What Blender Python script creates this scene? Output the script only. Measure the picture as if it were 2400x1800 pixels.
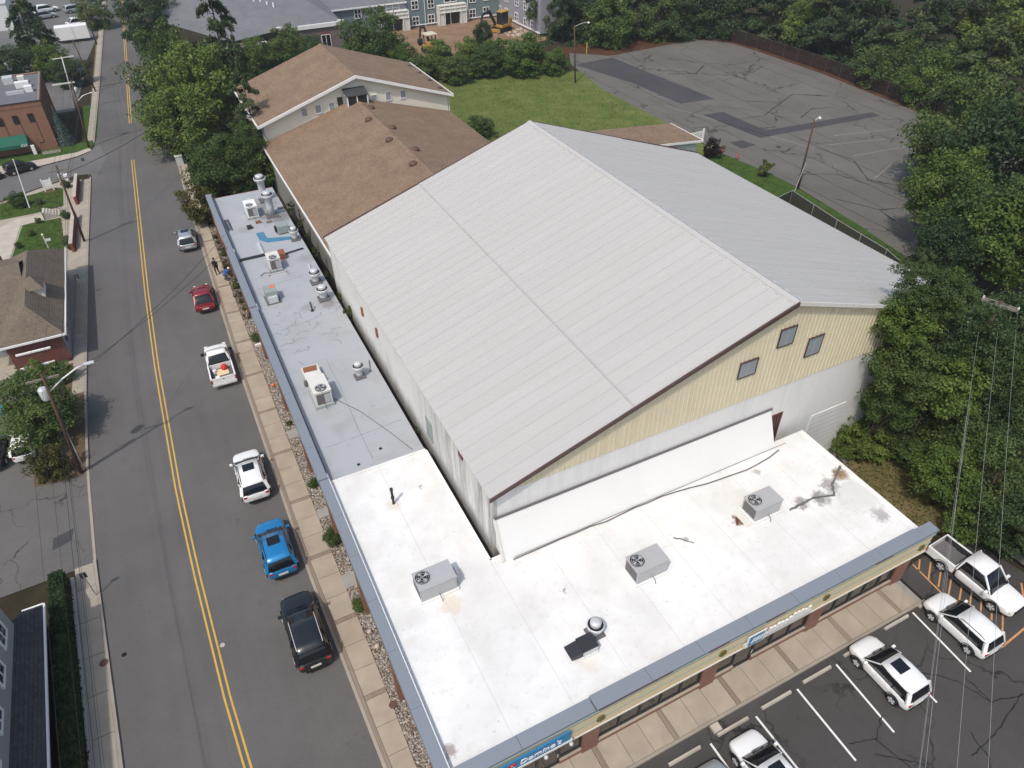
import bpy, math, random
import numpy as np
from mathutils import Matrix, Vector
R=math.radians
for o in list(bpy.data.objects): bpy.data.objects.remove(o)
SC=bpy.context.scene; COL=SC.collection

# ------------------------------------------------------------------ camera
def cam_rot(p,r,y):
    cp,sp=math.cos(p),math.sin(p)
    R0=np.array([[1,0,0],[0,-sp,-cp],[0,cp,-sp]])
    cr,sr=math.cos(r),math.sin(r); cy,sy=math.cos(y),math.sin(y)
    return np.array([[cr,-sr,0],[sr,cr,0],[0,0,1]])@R0@np.array([[cy,-sy,0],[sy,cy,0],[0,0,1]])
_R=cam_rot(R(39.6),R(-.7),R(26.3))
cd=bpy.data.cameras.new('drone_camera'); cam=bpy.data.objects.new('drone_camera',cd); COL.objects.link(cam)
cd.sensor_width=36; cd.lens=36*1678/2400; cd.clip_start=.5; cd.clip_end=3000
m=Matrix.Identity(4)
for i in range(3):
    m[i][0]=_R[0][i]; m[i][1]=-_R[1][i]; m[i][2]=-_R[2][i]
m[2][3]=35.0
cam.matrix_world=m; SC.camera=cam
# ------------------------------------------------------------------ sky and sun
EL=R(57); SX,SY=-.80,-.60           # where the sun stands, seen from above
W=bpy.data.worlds.new('World'); SC.world=W; W.use_nodes=True
nt=W.node_tree; nt.nodes.clear()
sky=nt.nodes.new('ShaderNodeTexSky'); sky.sky_type='NISHITA'; sky.sun_disc=False; sky.sun_elevation=EL
sky.sun_rotation=math.atan2(SX,SY)%(2*math.pi); sky.air_density=1.3; sky.dust_density=3.0; sky.ozone_density=1.0
bg=nt.nodes.new('ShaderNodeBackground'); bg.inputs[1].default_value=.15
wo=nt.nodes.new('ShaderNodeOutputWorld'); nt.links.new(sky.outputs[0],bg.inputs[0]); nt.links.new(bg.outputs[0],wo.inputs[0])
sd=bpy.data.lights.new('sun','SUN'); sd.energy=2.6; sd.angle=R(1.2); sd.color=(1,.95,.87)
sun=bpy.data.objects.new('sun',sd); COL.objects.link(sun)
dv=Vector((-SX*math.cos(EL),-SY*math.cos(EL),-math.sin(EL)))
sun.rotation_euler=dv.to_track_quat('-Z','Y').to_euler(); sun.location=(-60,-40,90)
SC.view_settings.view_transform='Standard'; SC.view_settings.look='None'; SC.view_settings.exposure=0.06; SC.view_settings.gamma=1
SC.view_settings.use_curve_mapping=False
SC.render.engine='CYCLES'
try: SC.cycles.max_bounces=6; SC.cycles.transparent_max_bounces=8; SC.cycles.diffuse_bounces=3
except Exception: pass

# ------------------------------------------------------------------ helpers
rng=random.Random(7)
def tag(o,label=None,cat=None,group=None,kind=None):
    if label: o['label']=label
    if cat: o['category']=cat
    if group: o['group']=group
    if kind: o['kind']=kind
    return o
def link(name,data,parent=None,loc=(0,0,0),rz=0):
    o=bpy.data.objects.new(name,data); COL.objects.link(o); o.location=loc; o.rotation_euler=(0,0,rz)
    if parent: o.parent=parent
    return o
def empty(name,loc,label,cat,group=None,rz=0):
    o=link(name,None,None,loc,rz); o.empty_display_size=.3
    return tag(o,label,cat,group)
class MB:
    def __init__(s): s.v=[]; s.f=[]; s.m=[]
    def add(s,vs,fs,mi=0):
        b=len(s.v); s.v+=[tuple(map(float,p)) for p in vs]; s.f+=[tuple(b+i for i in f) for f in fs]; s.m+=[mi]*len(fs); return s
    def box(s,x0,x1,y0,y1,z0,z1,mi=0):
        return s.add([(x0,y0,z0),(x1,y0,z0),(x1,y1,z0),(x0,y1,z0),(x0,y0,z1),(x1,y0,z1),(x1,y1,z1),(x0,y1,z1)],
          [(0,3,2,1),(4,5,6,7),(0,1,5,4),(1,2,6,5),(2,3,7,6),(3,0,4,7)],mi)
    def prism(s,poly,z0,z1,mi=0):
        n=len(poly); a=sum(poly[i][0]*poly[(i+1)%n][1]-poly[(i+1)%n][0]*poly[i][1] for i in range(n))
        if a<0: poly=poly[::-1]
        return s.add([(x,y,z0) for x,y in poly]+[(x,y,z1) for x,y in poly],
          [tuple(range(n-1,-1,-1)),tuple(range(n,2*n))]+[(i,(i+1)%n,n+(i+1)%n,n+i) for i in range(n)],mi)
    def extr(s,poly,axis,a0,a1,mi=0):
        """poly of 2D points extruded along axis: 'x' -> (a,p,q), 'y' -> (p,a,q)"""
        n=len(poly); g=(lambda a,p:(a,p[0],p[1])) if axis=='x' else (lambda a,p:(p[0],a,p[1]))
        ar=sum(poly[i][0]*poly[(i+1)%n][1]-poly[(i+1)%n][0]*poly[i][1] for i in range(n))
        f=[tuple(range(n-1,-1,-1)),tuple(range(n,2*n))]+[(i,(i+1)%n,n+(i+1)%n,n+i) for i in range(n)]
        flip=(ar<0) if axis=='x' else (ar>0)
        if flip: f=[t[::-1] for t in f]
        return s.add([g(a0,p) for p in poly]+[g(a1,p) for p in poly],f,mi)
    def cyl(s,c,r,z0,z1,n=16,r2=None,mi=0,cap=True):
        r2=r if r2 is None else r2
        v=[(c[0]+r*math.cos(2*math.pi*i/n),c[1]+r*math.sin(2*math.pi*i/n),z0) for i in range(n)]+[(c[0]+r2*math.cos(2*math.pi*i/n),c[1]+r2*math.sin(2*math.pi*i/n),z1) for i in range(n)]
        f=[(i,(i+1)%n,n+(i+1)%n,n+i) for i in range(n)]
        if cap: f+=[tuple(range(n-1,-1,-1)),tuple(range(n,2*n))]
        return s.add(v,f,mi)
    def lathe(s,c,prof,n=20,mi=0):
        k=len(prof); v=[]; f=[]
        for r,z in prof:
            v+=[(c[0]+r*math.cos(2*math.pi*i/n),c[1]+r*math.sin(2*math.pi*i/n),c[2]+z) for i in range(n)]
        for j in range(k-1):
            f+=[(j*n+i,j*n+(i+1)%n,(j+1)*n+(i+1)%n,(j+1)*n+i) for i in range(n)]
        f+=[tuple(range(n-1,-1,-1)),tuple(range((k-1)*n,k*n))]
        return s.add(v,f,mi)
    def tube(s,pts,r,n=6,mi=0,r2=None):
        P=[Vector(p) for p in pts]; k=len(P); v=[]; f=[]
        for i,p in enumerate(P):
            d=(P[min(i+1,k-1)]-P[max(i-1,0)]).normalized()
            a=d.orthogonal().normalized() if i==0 else (a-d*a.dot(d)).normalized()
            b=d.cross(a); rr=r if r2 is None else r+(r2-r)*i/(k-1)
            v+=[p+(a*math.cos(2*math.pi*j/n)+b*math.sin(2*math.pi*j/n))*rr for j in range(n)]
        for i in range(k-1): f+=[(i*n+j,i*n+(j+1)%n,(i+1)*n+(j+1)%n,(i+1)*n+j) for j in range(n)]
        f+=[tuple(range(n-1,-1,-1)),tuple(range((k-1)*n,k*n))]
        return s.add(v,f,mi)
    def beam(s,a,b,w,h,mi=0):
        a,b=Vector(a),Vector(b); d=(b-a).normalized(); up=Vector((0,0,1)) if abs(d.z)<.95 else Vector((0,1,0))
        x=d.cross(up).normalized()*w/2; y=x.cross(d).normalized()*h/2
        return s.add([a-x-y,a+x-y,a+x+y,a-x+y,b-x-y,b+x-y,b+x+y,b-x+y],[(0,1,2,3),(7,6,5,4),(0,4,5,1),(1,5,6,2),(2,6,7,3),(3,7,4,0)],mi)
    def mesh(s,name,mats,smooth=False,off=(0,0,0)):
        me=bpy.data.meshes.new(name)
        v=s.v if off==(0,0,0) else [(a-off[0],b-off[1],c-off[2]) for a,b,c in s.v]
        me.from_pydata(v,[],s.f)
        for mt in (mats if isinstance(mats,(list,tuple)) else [mats]): me.materials.append(mt)
        if max(s.m,default=0)>0: me.polygons.foreach_set('material_index',s.m)
        if smooth: me.polygons.foreach_set('use_smooth',[True]*len(me.polygons))
        me.update(); return me
    def build(s,name,mats,parent=None,smooth=False,local=False,bevel=0):
        off=(0,0,0)
        if parent is not None and not local:
            q=parent; off=Vector((0,0,0))
            while q: off=off+q.location; q=q.parent
            off=tuple(off)
        o=link(name,s.mesh(name,mats,smooth,off),parent)
        if bevel:
            b=o.modifiers.new('bevel','BEVEL'); b.width=bevel; b.segments=2; b.limit_method='ANGLE'
        return o
def copy_tree(o,parent=None,loc=None,rz=None,scale=None):
    c=o.copy(); COL.objects.link(c); c.parent=parent
    if loc is not None: c.location=loc
    if rz is not None: c.rotation_euler=(0,0,rz)
    if scale is not None: c.scale=scale
    for ch in [k for k in o.children]: copy_tree(ch,c)
    return c

# ------------------------------------------------------------------ materials
def hexc(r,g,b):
    f=lambda c:(c/255/12.92) if c/255<=.04045 else ((c/255+.055)/1.055)**2.4
    return (f(r),f(g),f(b))
class NT:
    def __init__(s,name):
        s.mat=bpy.data.materials.new(name); s.mat.use_nodes=True; s.t=s.mat.node_tree; s.t.nodes.clear()
        s.out=s.n('ShaderNodeOutputMaterial'); s.b=s.n('ShaderNodeBsdfPrincipled'); s.l(s.b.outputs[0],s.out.inputs[0])
        s.co=None
    def n(s,t,**k):
        x=s.t.nodes.new(t)
        for a,b in k.items(): setattr(x,a,b)
        return x
    def l(s,a,b): s.t.links.new(a,b)
    def coord(s,which='Object'):
        if not s.co: s.co=s.n('ShaderNodeTexCoord')
        return s.co.outputs[which]
    def mapping(s,vec,scale=(1,1,1),rot=(0,0,0),loc=(0,0,0)):
        m=s.n('ShaderNodeMapping'); m.inputs['Scale'].default_value=scale; m.inputs['Rotation'].default_value=rot; m.inputs['Location'].default_value=loc
        s.l(vec,m.inputs[0]); return m.outputs[0]
    def noise(s,vec,scale,detail=4,rough=.55,dist=0):
        x=s.n('ShaderNodeTexNoise'); x.inputs['Scale'].default_value=scale; x.inputs['Detail'].default_value=detail
        x.inputs['Roughness'].default_value=rough; x.inputs['Distortion'].default_value=dist
        s.l(vec,x.inputs['Vector']); return x.outputs['Fac']
    def ramp(s,fac,stops,interp='LINEAR'):
        x=s.n('ShaderNodeValToRGB'); e=x.color_ramp.elements; x.color_ramp.interpolation=interp
        while len(e)<len(stops): e.new(.5)
        for q,(p,c) in zip(e,stops): q.position=p; q.color=(*c,1) if len(c)==3 else c
        s.l(fac,x.inputs[0]); return x.outputs[0]
    def fr(s,fac,a,b,lo=0,hi=1):
        x=s.n('ShaderNodeMapRange'); x.inputs[1].default_value=a; x.inputs[2].default_value=b; x.inputs[3].default_value=lo; x.inputs[4].default_value=hi
        s.l(fac,x.inputs[0]); return x.outputs[0]
    def mix(s,fac,a,b,mode='MIX'):
        x=s.n('ShaderNodeMix',data_type='RGBA',blend_type=mode)
        for v,i in ((fac,0),(a,6),(b,7)):
            if isinstance(v,(int,float)): x.inputs[i].default_value=v
            elif isinstance(v,tuple): x.inputs[i].default_value=(*v,1)
            else: s.l(v,x.inputs[i])
        return x.outputs[2]
    def math(s,op,a,b=0):
        x=s.n('ShaderNodeMath',operation=op)
        for v,i in ((a,0),(b,1)):
            if isinstance(v,(int,float)): x.inputs[i].default_value=v
            else: s.l(v,x.inputs[i])
        return x.outputs[0]
    def bump(s,h,strength=.3,dist=.02):
        x=s.n('ShaderNodeBump'); x.inputs['Strength'].default_value=strength; x.inputs['Distance'].default_value=dist
        s.l(h,x.inputs['Height']); s.l(x.outputs[0],s.b.inputs['Normal'])
    def col(s,c):
        if isinstance(c,tuple): s.b.inputs['Base Color'].default_value=(*c,1)
        else: s.l(c,s.b.inputs['Base Color'])
    def done(s,rough=.8,metal=0,spec=.3):
        if isinstance(rough,(int,float)): s.b.inputs['Roughness'].default_value=rough
        else: s.l(rough,s.b.inputs['Roughness'])
        s.b.inputs['Metallic'].default_value=metal; s.b.inputs['Specular IOR Level'].default_value=spec
        return s.mat
M={}
def plain(key,c,rough=.7,metal=0,spec=.3,var=.12,scale=3.0):
    t=NT(key); n=t.noise(t.coord(),scale,5)
    t.col(t.mix(n,tuple(x*(1-var) for x in c),tuple(min(1,x*(1+var)) for x in c)))
    M[key]=t.done(rough,metal,spec); return M[key]
def world(t): # world position, so that sheets share one pattern
    g=t.n('ShaderNodeNewGeometry'); return g.outputs['Position']
def asphalt(key,c,cracks=0,lines=0,var=.22,tracks=False,sealer=False):
    t=NT(key); p=world(t)
    big=t.noise(p,.13,5,.6); mid=t.noise(p,1.1,5); fine=t.noise(p,14,3,.7)
    base=t.mix(t.fr(big,.32,.68),tuple(x*(1-var) for x in c),tuple(x*(1+var) for x in c))
    base=t.mix(t.fr(mid,.35,.75,0,.35),base,tuple(x*.72 for x in c))
    base=t.mix(t.fr(fine,.3,.7,0,.5),base,tuple(x*1.35 for x in c)); base=t.mix(t.fr(t.noise(p,5.5,6,.75),.5,.72,0,.38),base,tuple(x*.62 for x in c)); base=t.mix(t.fr(t.noise(p,.9,2),.68,.76,0,.4),base,tuple(x*.55 for x in c))
    if tracks:
        s=t.noise(t.mapping(p,(1.3,.03,1)),1.0,3); base=t.mix(t.fr(s,.4,.7,0,.35),base,tuple(x*1.22 for x in c))
    if cracks:
        d=t.n('ShaderNodeVectorMath',operation='ADD'); nn=t.n('ShaderNodeTexNoise'); nn.inputs['Scale'].default_value=.6; nn.inputs['Detail'].default_value=6
        t.l(p,nn.inputs['Vector']); sc=t.n('ShaderNodeVectorMath',operation='SCALE'); sc.inputs['Scale'].default_value=2.6
        t.l(nn.outputs['Color'],sc.inputs[0]); t.l(p,d.inputs[0]); t.l(sc.outputs[0],d.inputs[1])
        v=t.n('ShaderNodeTexVoronoi',feature='DISTANCE_TO_EDGE'); v.inputs['Scale'].default_value=cracks; t.l(d.outputs[0],v.inputs['Vector'])
        k=t.fr(v.outputs['Distance'],.004,.016,1,0); g=t.fr(t.noise(p,.21,2),.42,.56); k=t.math('MULTIPLY',k,g)
        base=t.mix(t.math('MULTIPLY',k,.85),base,tuple(x*.28 for x in c))
    if lines:
        x=t.n('ShaderNodeSeparateXYZ'); t.l(p,x.inputs[0]); wob=t.math('MULTIPLY',t.noise(p,.35,4),.8)
        u=t.math('PINGPONG',t.math('ADD',x.outputs[0],wob),lines/2); k=t.fr(u,.03,.09,1,0)
        k=t.math('MULTIPLY',k,t.fr(t.noise(t.mapping(p,(.2,.05,1)),1.0,3),.36,.5))
        base=t.mix(t.math('MULTIPLY',k,.8),base,tuple(q*.3 for q in c))
    t.col(base); t.bump(fine,.25,.01)
    M[key]=t.done(.88,0,.25); return M[key]
asphalt('road',(.104,.099,.096),tracks=True)
asphalt('side_road',(.125,.122,.12))
asphalt('old_lot',(.12,.113,.1),cracks=.105,lines=3.4,var=.2)
asphalt('patch',(.056,.054,.058))
asphalt('front_lot',(.058,.054,.052),cracks=.19,var=.28)
asphalt('left_lot',(.115,.11,.104),cracks=.3)
def ground(key,stops,scale=.5,fine=9,rough=.95):
    t=NT(key); p=world(t); n=t.noise(p,scale,6,.62); f=t.noise(p,fine,4,.7)
    c=t.ramp(t.math('ADD',t.math('MULTIPLY',n,.65),t.math('MULTIPLY',f,.35)),stops); t.col(c); t.bump(f,.6,.04)
    M[key]=t.done(rough,0,.1); return M[key]
ground('grass',[(.3,(.065,.095,.022)),(.5,(.105,.135,.035)),(.62,(.15,.16,.05)),(.75,(.2,.175,.075))],.35,6)
ground('lawn_rich',[(.3,(.03,.062,.012)),(.55,(.05,.092,.018)),(.75,(.085,.12,.03))],.8,8)
ground('dry_grass',[(.3,(.08,.08,.03)),(.5,(.14,.115,.052)),(.7,(.2,.15,.085))],.5,7)
ground('forest_floor',[(.3,(.02,.02,.012)),(.6,(.045,.035,.02)),(.8,(.06,.055,.025))],.4)
ground('pine_straw',[(.3,(.045,.022,.013)),(.55,(.085,.04,.022)),(.75,(.13,.068,.038))],.6)
ground('dirt',[(.3,(.16,.1,.06)),(.5,(.23,.15,.095)),(.72,(.3,.22,.15))],.28,3)
ground('soil',[(.3,(.08,.06,.035)),(.7,(.16,.115,.07))],1.2)
ground('fine_gravel',[(.3,(.1,.095,.08)),(.7,(.2,.19,.17))],.6,16)
def concrete(key,c,var=.16,scale=.9):
    t=NT(key); p=world(t); n=t.noise(p,scale,6,.6); f=t.noise(p,22,3,.7); oi=t.n('ShaderNodeObjectInfo')
    a=t.mix(t.fr(n,.3,.7),tuple(x*(1-var) for x in c),tuple(x*(1+var) for x in c))
    a=t.mix(t.math('MULTIPLY',oi.outputs['Random'],.4),a,tuple(x*q for x,q in zip(c,(.82,.8,.76)))); a=t.mix(t.fr(f,.35,.7,0,.3),a,tuple(x*.75 for x in c))
    t.col(a); t.bump(f,.2,.006); M[key]=t.done(.9,0,.2); return M[key]
concrete('slab',(.37,.315,.25)); concrete('kerb',(.33,.29,.24)); concrete('pale_concrete',(.45,.41,.35)); concrete('grey_concrete',(.3,.29,.27))
concrete('slab_left',(.36,.32,.26))
def brick(key,c1,c2,mortar,scale=1.0,bw=.22,bh=.075):
    t=NT(key); p=t.coord(); g=t.n('ShaderNodeNewGeometry')
    # pick the wall plane by its normal: x facing -> (y,z), y facing -> (x,z)
    s=t.n('ShaderNodeSeparateXYZ'); t.l(p,s.inputs[0]); ns=t.n('ShaderNodeSeparateXYZ'); t.l(g.outputs['Normal'],ns.inputs[0])
    k=t.math('GREATER_THAN',t.math('ABSOLUTE',ns.outputs[0]),.6)
    mx=t.n('ShaderNodeMix',data_type='FLOAT'); t.l(k,mx.inputs[0]); t.l(s.outputs[0],mx.inputs[2]); t.l(s.outputs[1],mx.inputs[3])
    cm=t.n('ShaderNodeCombineXYZ'); t.l(mx.outputs[0],cm.inputs[0]); t.l(s.outputs[2],cm.inputs[1])
    b=t.n('ShaderNodeTexBrick'); b.inputs['Scale'].default_value=scale; b.inputs['Brick Width'].default_value=bw; b.inputs['Row Height'].default_value=bh
    b.inputs['Mortar Size'].default_value=.012; b.inputs['Color1'].default_value=(*c1,1); b.inputs['Color2'].default_value=(*c2,1); b.inputs['Mortar'].default_value=(*mortar,1)
    t.l(cm.outputs[0],b.inputs['Vector']); n=t.noise(p,1.3,4)
    t.col(t.mix(t.fr(n,.35,.7,0,.4),b.outputs['Color'],tuple(x*.7 for x in c1))); t.bump(b.outputs['Fac'],-.3,.01)
    M[key]=t.done(.85,0,.2); return M[key]
brick('brick',(.24,.085,.05),(.18,.062,.04),(.27,.22,.18)); brick('office_brick',(.27,.105,.06),(.22,.085,.05),(.25,.2,.16)); brick('paver',(.27,.22,.17),(.22,.175,.135),(.17,.14,.11),1,.2,.1)
brick('brick_grey',(.2,.15,.14),(.16,.12,.115),(.22,.19,.18)); brick('brick_dark',(.2,.05,.035),(.15,.04,.03),(.18,.13,.11))
brick('block_white',(.66,.65,.62),(.62,.61,.58),(.55,.54,.5),1,.8,.4)
def shingle(key,c1,c2,c3,sx=.3,sy=.14,var=.3,slope='auto'):
    t=NT(key); p=t.coord(); s=t.n('ShaderNodeSeparateXYZ'); t.l(p,s.inputs[0]); g=t.n('ShaderNodeNewGeometry'); ns=t.n('ShaderNodeSeparateXYZ'); t.l(g.outputs['Normal'],ns.inputs[0])
    k=t.math('GREATER_THAN',t.math('ABSOLUTE',ns.outputs[0]),t.math('ABSOLUTE',ns.outputs[1]))
    def sel(a,b):
        m=t.n('ShaderNodeMix',data_type='FLOAT'); t.l(k,m.inputs[0]); t.l(a,m.inputs[2]); t.l(b,m.inputs[3]); return m.outputs[0]
    u=sel(s.outputs[0],s.outputs[1]); v=sel(s.outputs[1],s.outputs[0])
    cm=t.n('ShaderNodeCombineXYZ'); t.l(u,cm.inputs[0]); t.l(v,cm.inputs[1])
    b=t.n('ShaderNodeTexBrick'); b.inputs['Scale'].default_value=1; b.inputs['Brick Width'].default_value=sx; b.inputs['Row Height'].default_value=sy
    b.inputs['Mortar Size'].default_value=.012; b.inputs['Bias'].default_value=0; b.inputs['Color1'].default_value=(*c1,1); b.inputs['Color2'].default_value=(*c2,1); b.inputs['Mortar'].default_value=(*c3,1)
    t.l(cm.outputs[0],b.inputs['Vector']); n=t.noise(p,.5,5,.6); n2=t.noise(p,3.5,3)
    a=t.mix(t.fr(n,.35,.7,0,var*1.6),b.outputs['Color'],c3); a=t.mix(t.fr(n2,.4,.7,0,.3),a,tuple(min(1,x*1.25) for x in c1))
    t.col(a); t.bump(b.outputs['Fac'],-.5,.02); M[key]=t.done(.9,0,.2); return M[key]
shingle('brown_shingle',(.255,.178,.122),(.2,.136,.092),(.125,.084,.057),.42,.19,.35)
shingle('grey_brown_shingle',(.185,.15,.115),(.15,.12,.092),(.085,.068,.05)); shingle('dark_shingle',(.07,.072,.078),(.05,.052,.058),(.03,.03,.034)); shingle('slate_shingle',(.175,.18,.19),(.15,.155,.165),(.1,.105,.115),.6,.25)
def siding(key,c,pitch=.16,axis=2,dark=.62):
    t=NT(key); s=t.n('ShaderNodeSeparateXYZ'); t.l(t.coord(),s.inputs[0]); u=t.math('FRACT',t.math('DIVIDE',s.outputs[axis],pitch))
    k=t.fr(u,.0,.16,1,0); n=t.noise(t.coord(),.8,5)
    a=t.mix(t.fr(n,.3,.75,0,.35),c,tuple(x*.8 for x in c)); t.col(t.mix(t.math('MULTIPLY',k,1-dark),a,tuple(x*.45 for x in c)))
    t.bump(u,.5,.02); M[key]=t.done(.6,0,.3); return M[key]
siding('cream_siding',(.74,.7,.59),.22); siding('grey_siding',(.3,.31,.31),.18); siding('teal_siding',(.16,.21,.225),.22); siding('lilac_siding',(.3,.3,.34),.22); siding('white_slats',(.72,.72,.7),.25,0)
def membrane(key,c,seam=0,dirt=.5,warm=(.5,.42,.32),scale=.35,spots=()):
    t=NT(key); p=world(t); n=t.noise(p,scale,6,.65); n2=t.noise(p,1.7,5,.6); f=t.noise(p,5.5,4)
    a=t.mix(t.fr(n,.5,.78,0,dirt),c,tuple(x*y for x,y in zip(c,(.86,.83,.78)))); sp=t.fr(f,.69,.78,0,.45*dirt)
    a=t.mix(t.math('MULTIPLY',t.fr(n2,.62,.8,0,.6),dirt),a,tuple(x*y for x,y in zip(c,warm))); a=t.mix(sp,a,tuple(x*.45 for x in c))
    if seam:
        s=t.n('ShaderNodeSeparateXYZ'); t.l(p,s.inputs[0]); u=t.math('PINGPONG',s.outputs[1],seam/2); k=t.fr(u,.008,.03,.22,0)
        a=t.mix(k,a,tuple(x*.6 for x in c))
    for (x,y,r,cc,st) in spots:
        d=t.n('ShaderNodeVectorMath',operation='DISTANCE'); t.l(p,d.inputs[0]); d.inputs[1].default_value=(x,y,4.14)
        k=t.math('ADD',t.math('DIVIDE',d.outputs['Value'],r),t.fr(t.noise(p,1.8,6,.75),0,1,-1.0,1.0)); a=t.mix(t.fr(k,.3,.9,st,0),a,cc)
    t.col(a); t.bump(n2,.12,.03); M[key]=t.done(.55,0,.35); return M[key]
membrane('white_roof',(.83,.82,.8),2.4,.35); membrane('grey_roof',(.355,.368,.388),3.0,1.0,(.62,.6,.58),.5,[(8.0,66,2.2,(.16,.15,.145),.85),(7.4,69,2.0,(.2,.19,.18),.8),(8.2,49,1.1,(.2,.19,.185),.75),(6.6,49.2,.9,(.25,.25,.25),.7),(5.6,57.0,1.0,(.22,.21,.21),.7),(4.7,37.4,1.0,(.28,.28,.29),.7),(5.2,46,2.2,(.33,.33,.34),.6),(7.3,44.5,1.6,(.33,.33,.34),.6),(4.6,64.6,.9,(.28,.28,.28),.7),(8.4,56.8,1.1,(.25,.24,.24),.7),(7.9,31.0,.8,(.35,.35,.36),.6),(4.7,40.4,1.0,(.36,.28,.27),.6)]); membrane('shed_roof',(.72,.715,.7),0,.3)
membrane('cap_grey',(.2,.225,.26),0,.3); membrane('cap_light',(.47,.49,.56),0,.3)
def metal_roof(key,c):
    t=NT(key); p=world(t); n=t.noise(t.mapping(p,(.12,.9,.12)),1,5,.6); oi=t.n('ShaderNodeObjectInfo'); f=t.noise(p,9,4,.7)
    a=t.mix(t.fr(n,.35,.7,0,.45),c,tuple(x*y for x,y in zip(c,(.88,.86,.82)))); a=t.mix(t.math('MULTIPLY',oi.outputs['Random'],.3),a,tuple(x*y for x,y in zip(c,(.93,.94,1.0)))); a=t.mix(t.fr(f,.5,.8,0,.22),a,tuple(x*.72 for x in c))
    t.col(a); M[key]=t.done(.5,.0,.4); return M[key]
metal_roof('roof_panel',(.45,.438,.42)); plain('roof_seam',(.39,.38,.37),.6)
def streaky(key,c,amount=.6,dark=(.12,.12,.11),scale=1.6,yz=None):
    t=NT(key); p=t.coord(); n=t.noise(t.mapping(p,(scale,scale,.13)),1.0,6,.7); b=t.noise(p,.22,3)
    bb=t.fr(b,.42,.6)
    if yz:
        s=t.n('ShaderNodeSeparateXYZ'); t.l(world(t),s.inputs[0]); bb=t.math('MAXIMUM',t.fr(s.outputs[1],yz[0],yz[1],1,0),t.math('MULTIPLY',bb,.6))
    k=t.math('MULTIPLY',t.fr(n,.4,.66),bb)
    if yz: k=t.math('MAXIMUM',k,t.fr(t.math('ADD',s.outputs[2],t.math('MULTIPLY',n,2.2)),4.6,6.0,1,0))  # low dark band: mildew, plus the alley's shade painted into the wall colour
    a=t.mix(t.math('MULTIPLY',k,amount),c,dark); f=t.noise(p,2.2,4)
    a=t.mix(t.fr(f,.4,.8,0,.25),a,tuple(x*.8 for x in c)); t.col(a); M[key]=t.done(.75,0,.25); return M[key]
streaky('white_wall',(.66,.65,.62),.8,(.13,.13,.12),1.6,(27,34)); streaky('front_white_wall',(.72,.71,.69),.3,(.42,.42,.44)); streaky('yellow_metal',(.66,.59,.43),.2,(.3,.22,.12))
plain('white_paint',(.75,.74,.72),.5,0,.4,.06); plain('off_white',(.62,.6,.55),.6); plain('cream',(.65,.53,.33),.65); plain('maroon',(.12,.035,.035),.5); plain('rake_brown',(.085,.05,.045),.5)
plain('dark_metal',(.045,.045,.05),.45,.3); plain('black',(.012,.012,.013),.5); plain('galv',(.55,.56,.57),.4,.2,.5,.2,6); plain('unit_grey',(.4,.4,.41),.5,.1,.4,.06); plain('unit_dark',(.13,.12,.125),.6); plain('rust',(.24,.1,.055),.85,0,.2,.5,5)
plain('wood_pole',(.1,.06,.042),.9,0,.1,.35,5); plain('grey_wood',(.2,.18,.15),.9,0,.1,.3,6); plain('steel_pole',(.42,.42,.41),.45,.4); plain('red_brown_door',(.13,.045,.03),.6); plain('red',(.5,.035,.03),.5); plain('cone_red',(.42,.1,.07),.7); plain('orange',(.7,.16,.06),.6)
plain('blue_sign',(.03,.2,.4),.45,0,.4,.1); plain('green_awning',(.012,.1,.065),.7); plain('yellow_line',(.55,.34,.07),.75,0,.2,.25,5); plain('white_line',(.68,.67,.63),.75,0,.2,.2,5); plain('orange_line',(.5,.25,.1),.8,0,.2,.35,4)
plain('blue_patch',(.06,.19,.3),.7,0,.3,.2); plain('duct_green',(.28,.32,.31),.5,.1); plain('green_trim',(.25,.3,.28),.6); plain('wire_grey',(.3,.3,.3),.5); plain('wire_black',(.02,.02,.02),.6); plain('rubber',(.015,.015,.016),.75); plain('bronze',(.16,.14,.06),.5,.3)
plain('terracotta',(.11,.06,.045),.7); plain('roof_dark_flat',(.13,.135,.145),.8,0,.2,.2,1); plain('soffit',(.35,.33,.3)); plain('teal_plastic',(.02,.25,.3),.5); plain('excavator_yellow',(.42,.24,.05),.6); plain('bark',(.06,.047,.036),.95,0,.1,.4,4); plain('beige_plastic',(.55,.5,.38)); plain('cladding_block',(.23,.05,.035),.9)
def glass(key,c,rough=.06):
    t=NT(key); t.col(c); M[key]=t.done(rough,0,.6); return M[key]
glass('window',(.018,.02,.024)); glass('car_glass',(.008,.009,.012),.04); glass('shop_glass',(.035,.03,.028),.08); glass('grey_pane',(.27,.3,.32),.3); glass('lamp_glass',(.7,.68,.6),.2); glass('red_lamp',(.35,.012,.012),.2)
def paint(key,c,metal=0,rough=.25):
    t=NT(key); t.col(c); t.b.inputs['Coat Weight'].default_value=.8; t.b.inputs['Coat Roughness'].default_value=.05; M[key]=t.done(rough,metal,.45); return M[key]
paint('paint_white',(.76,.76,.75)); paint('paint_black',(.009,.009,.01),.0,.3); paint('paint_blue',(.012,.2,.46),.3,.3); paint('paint_red',(.22,.008,.012),.2,.3); paint('paint_silver',(.45,.48,.5),.55,.35); paint('paint_dark',(.03,.032,.035),.3,.3); paint('chrome',(.6,.6,.6),.9,.2)
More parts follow.
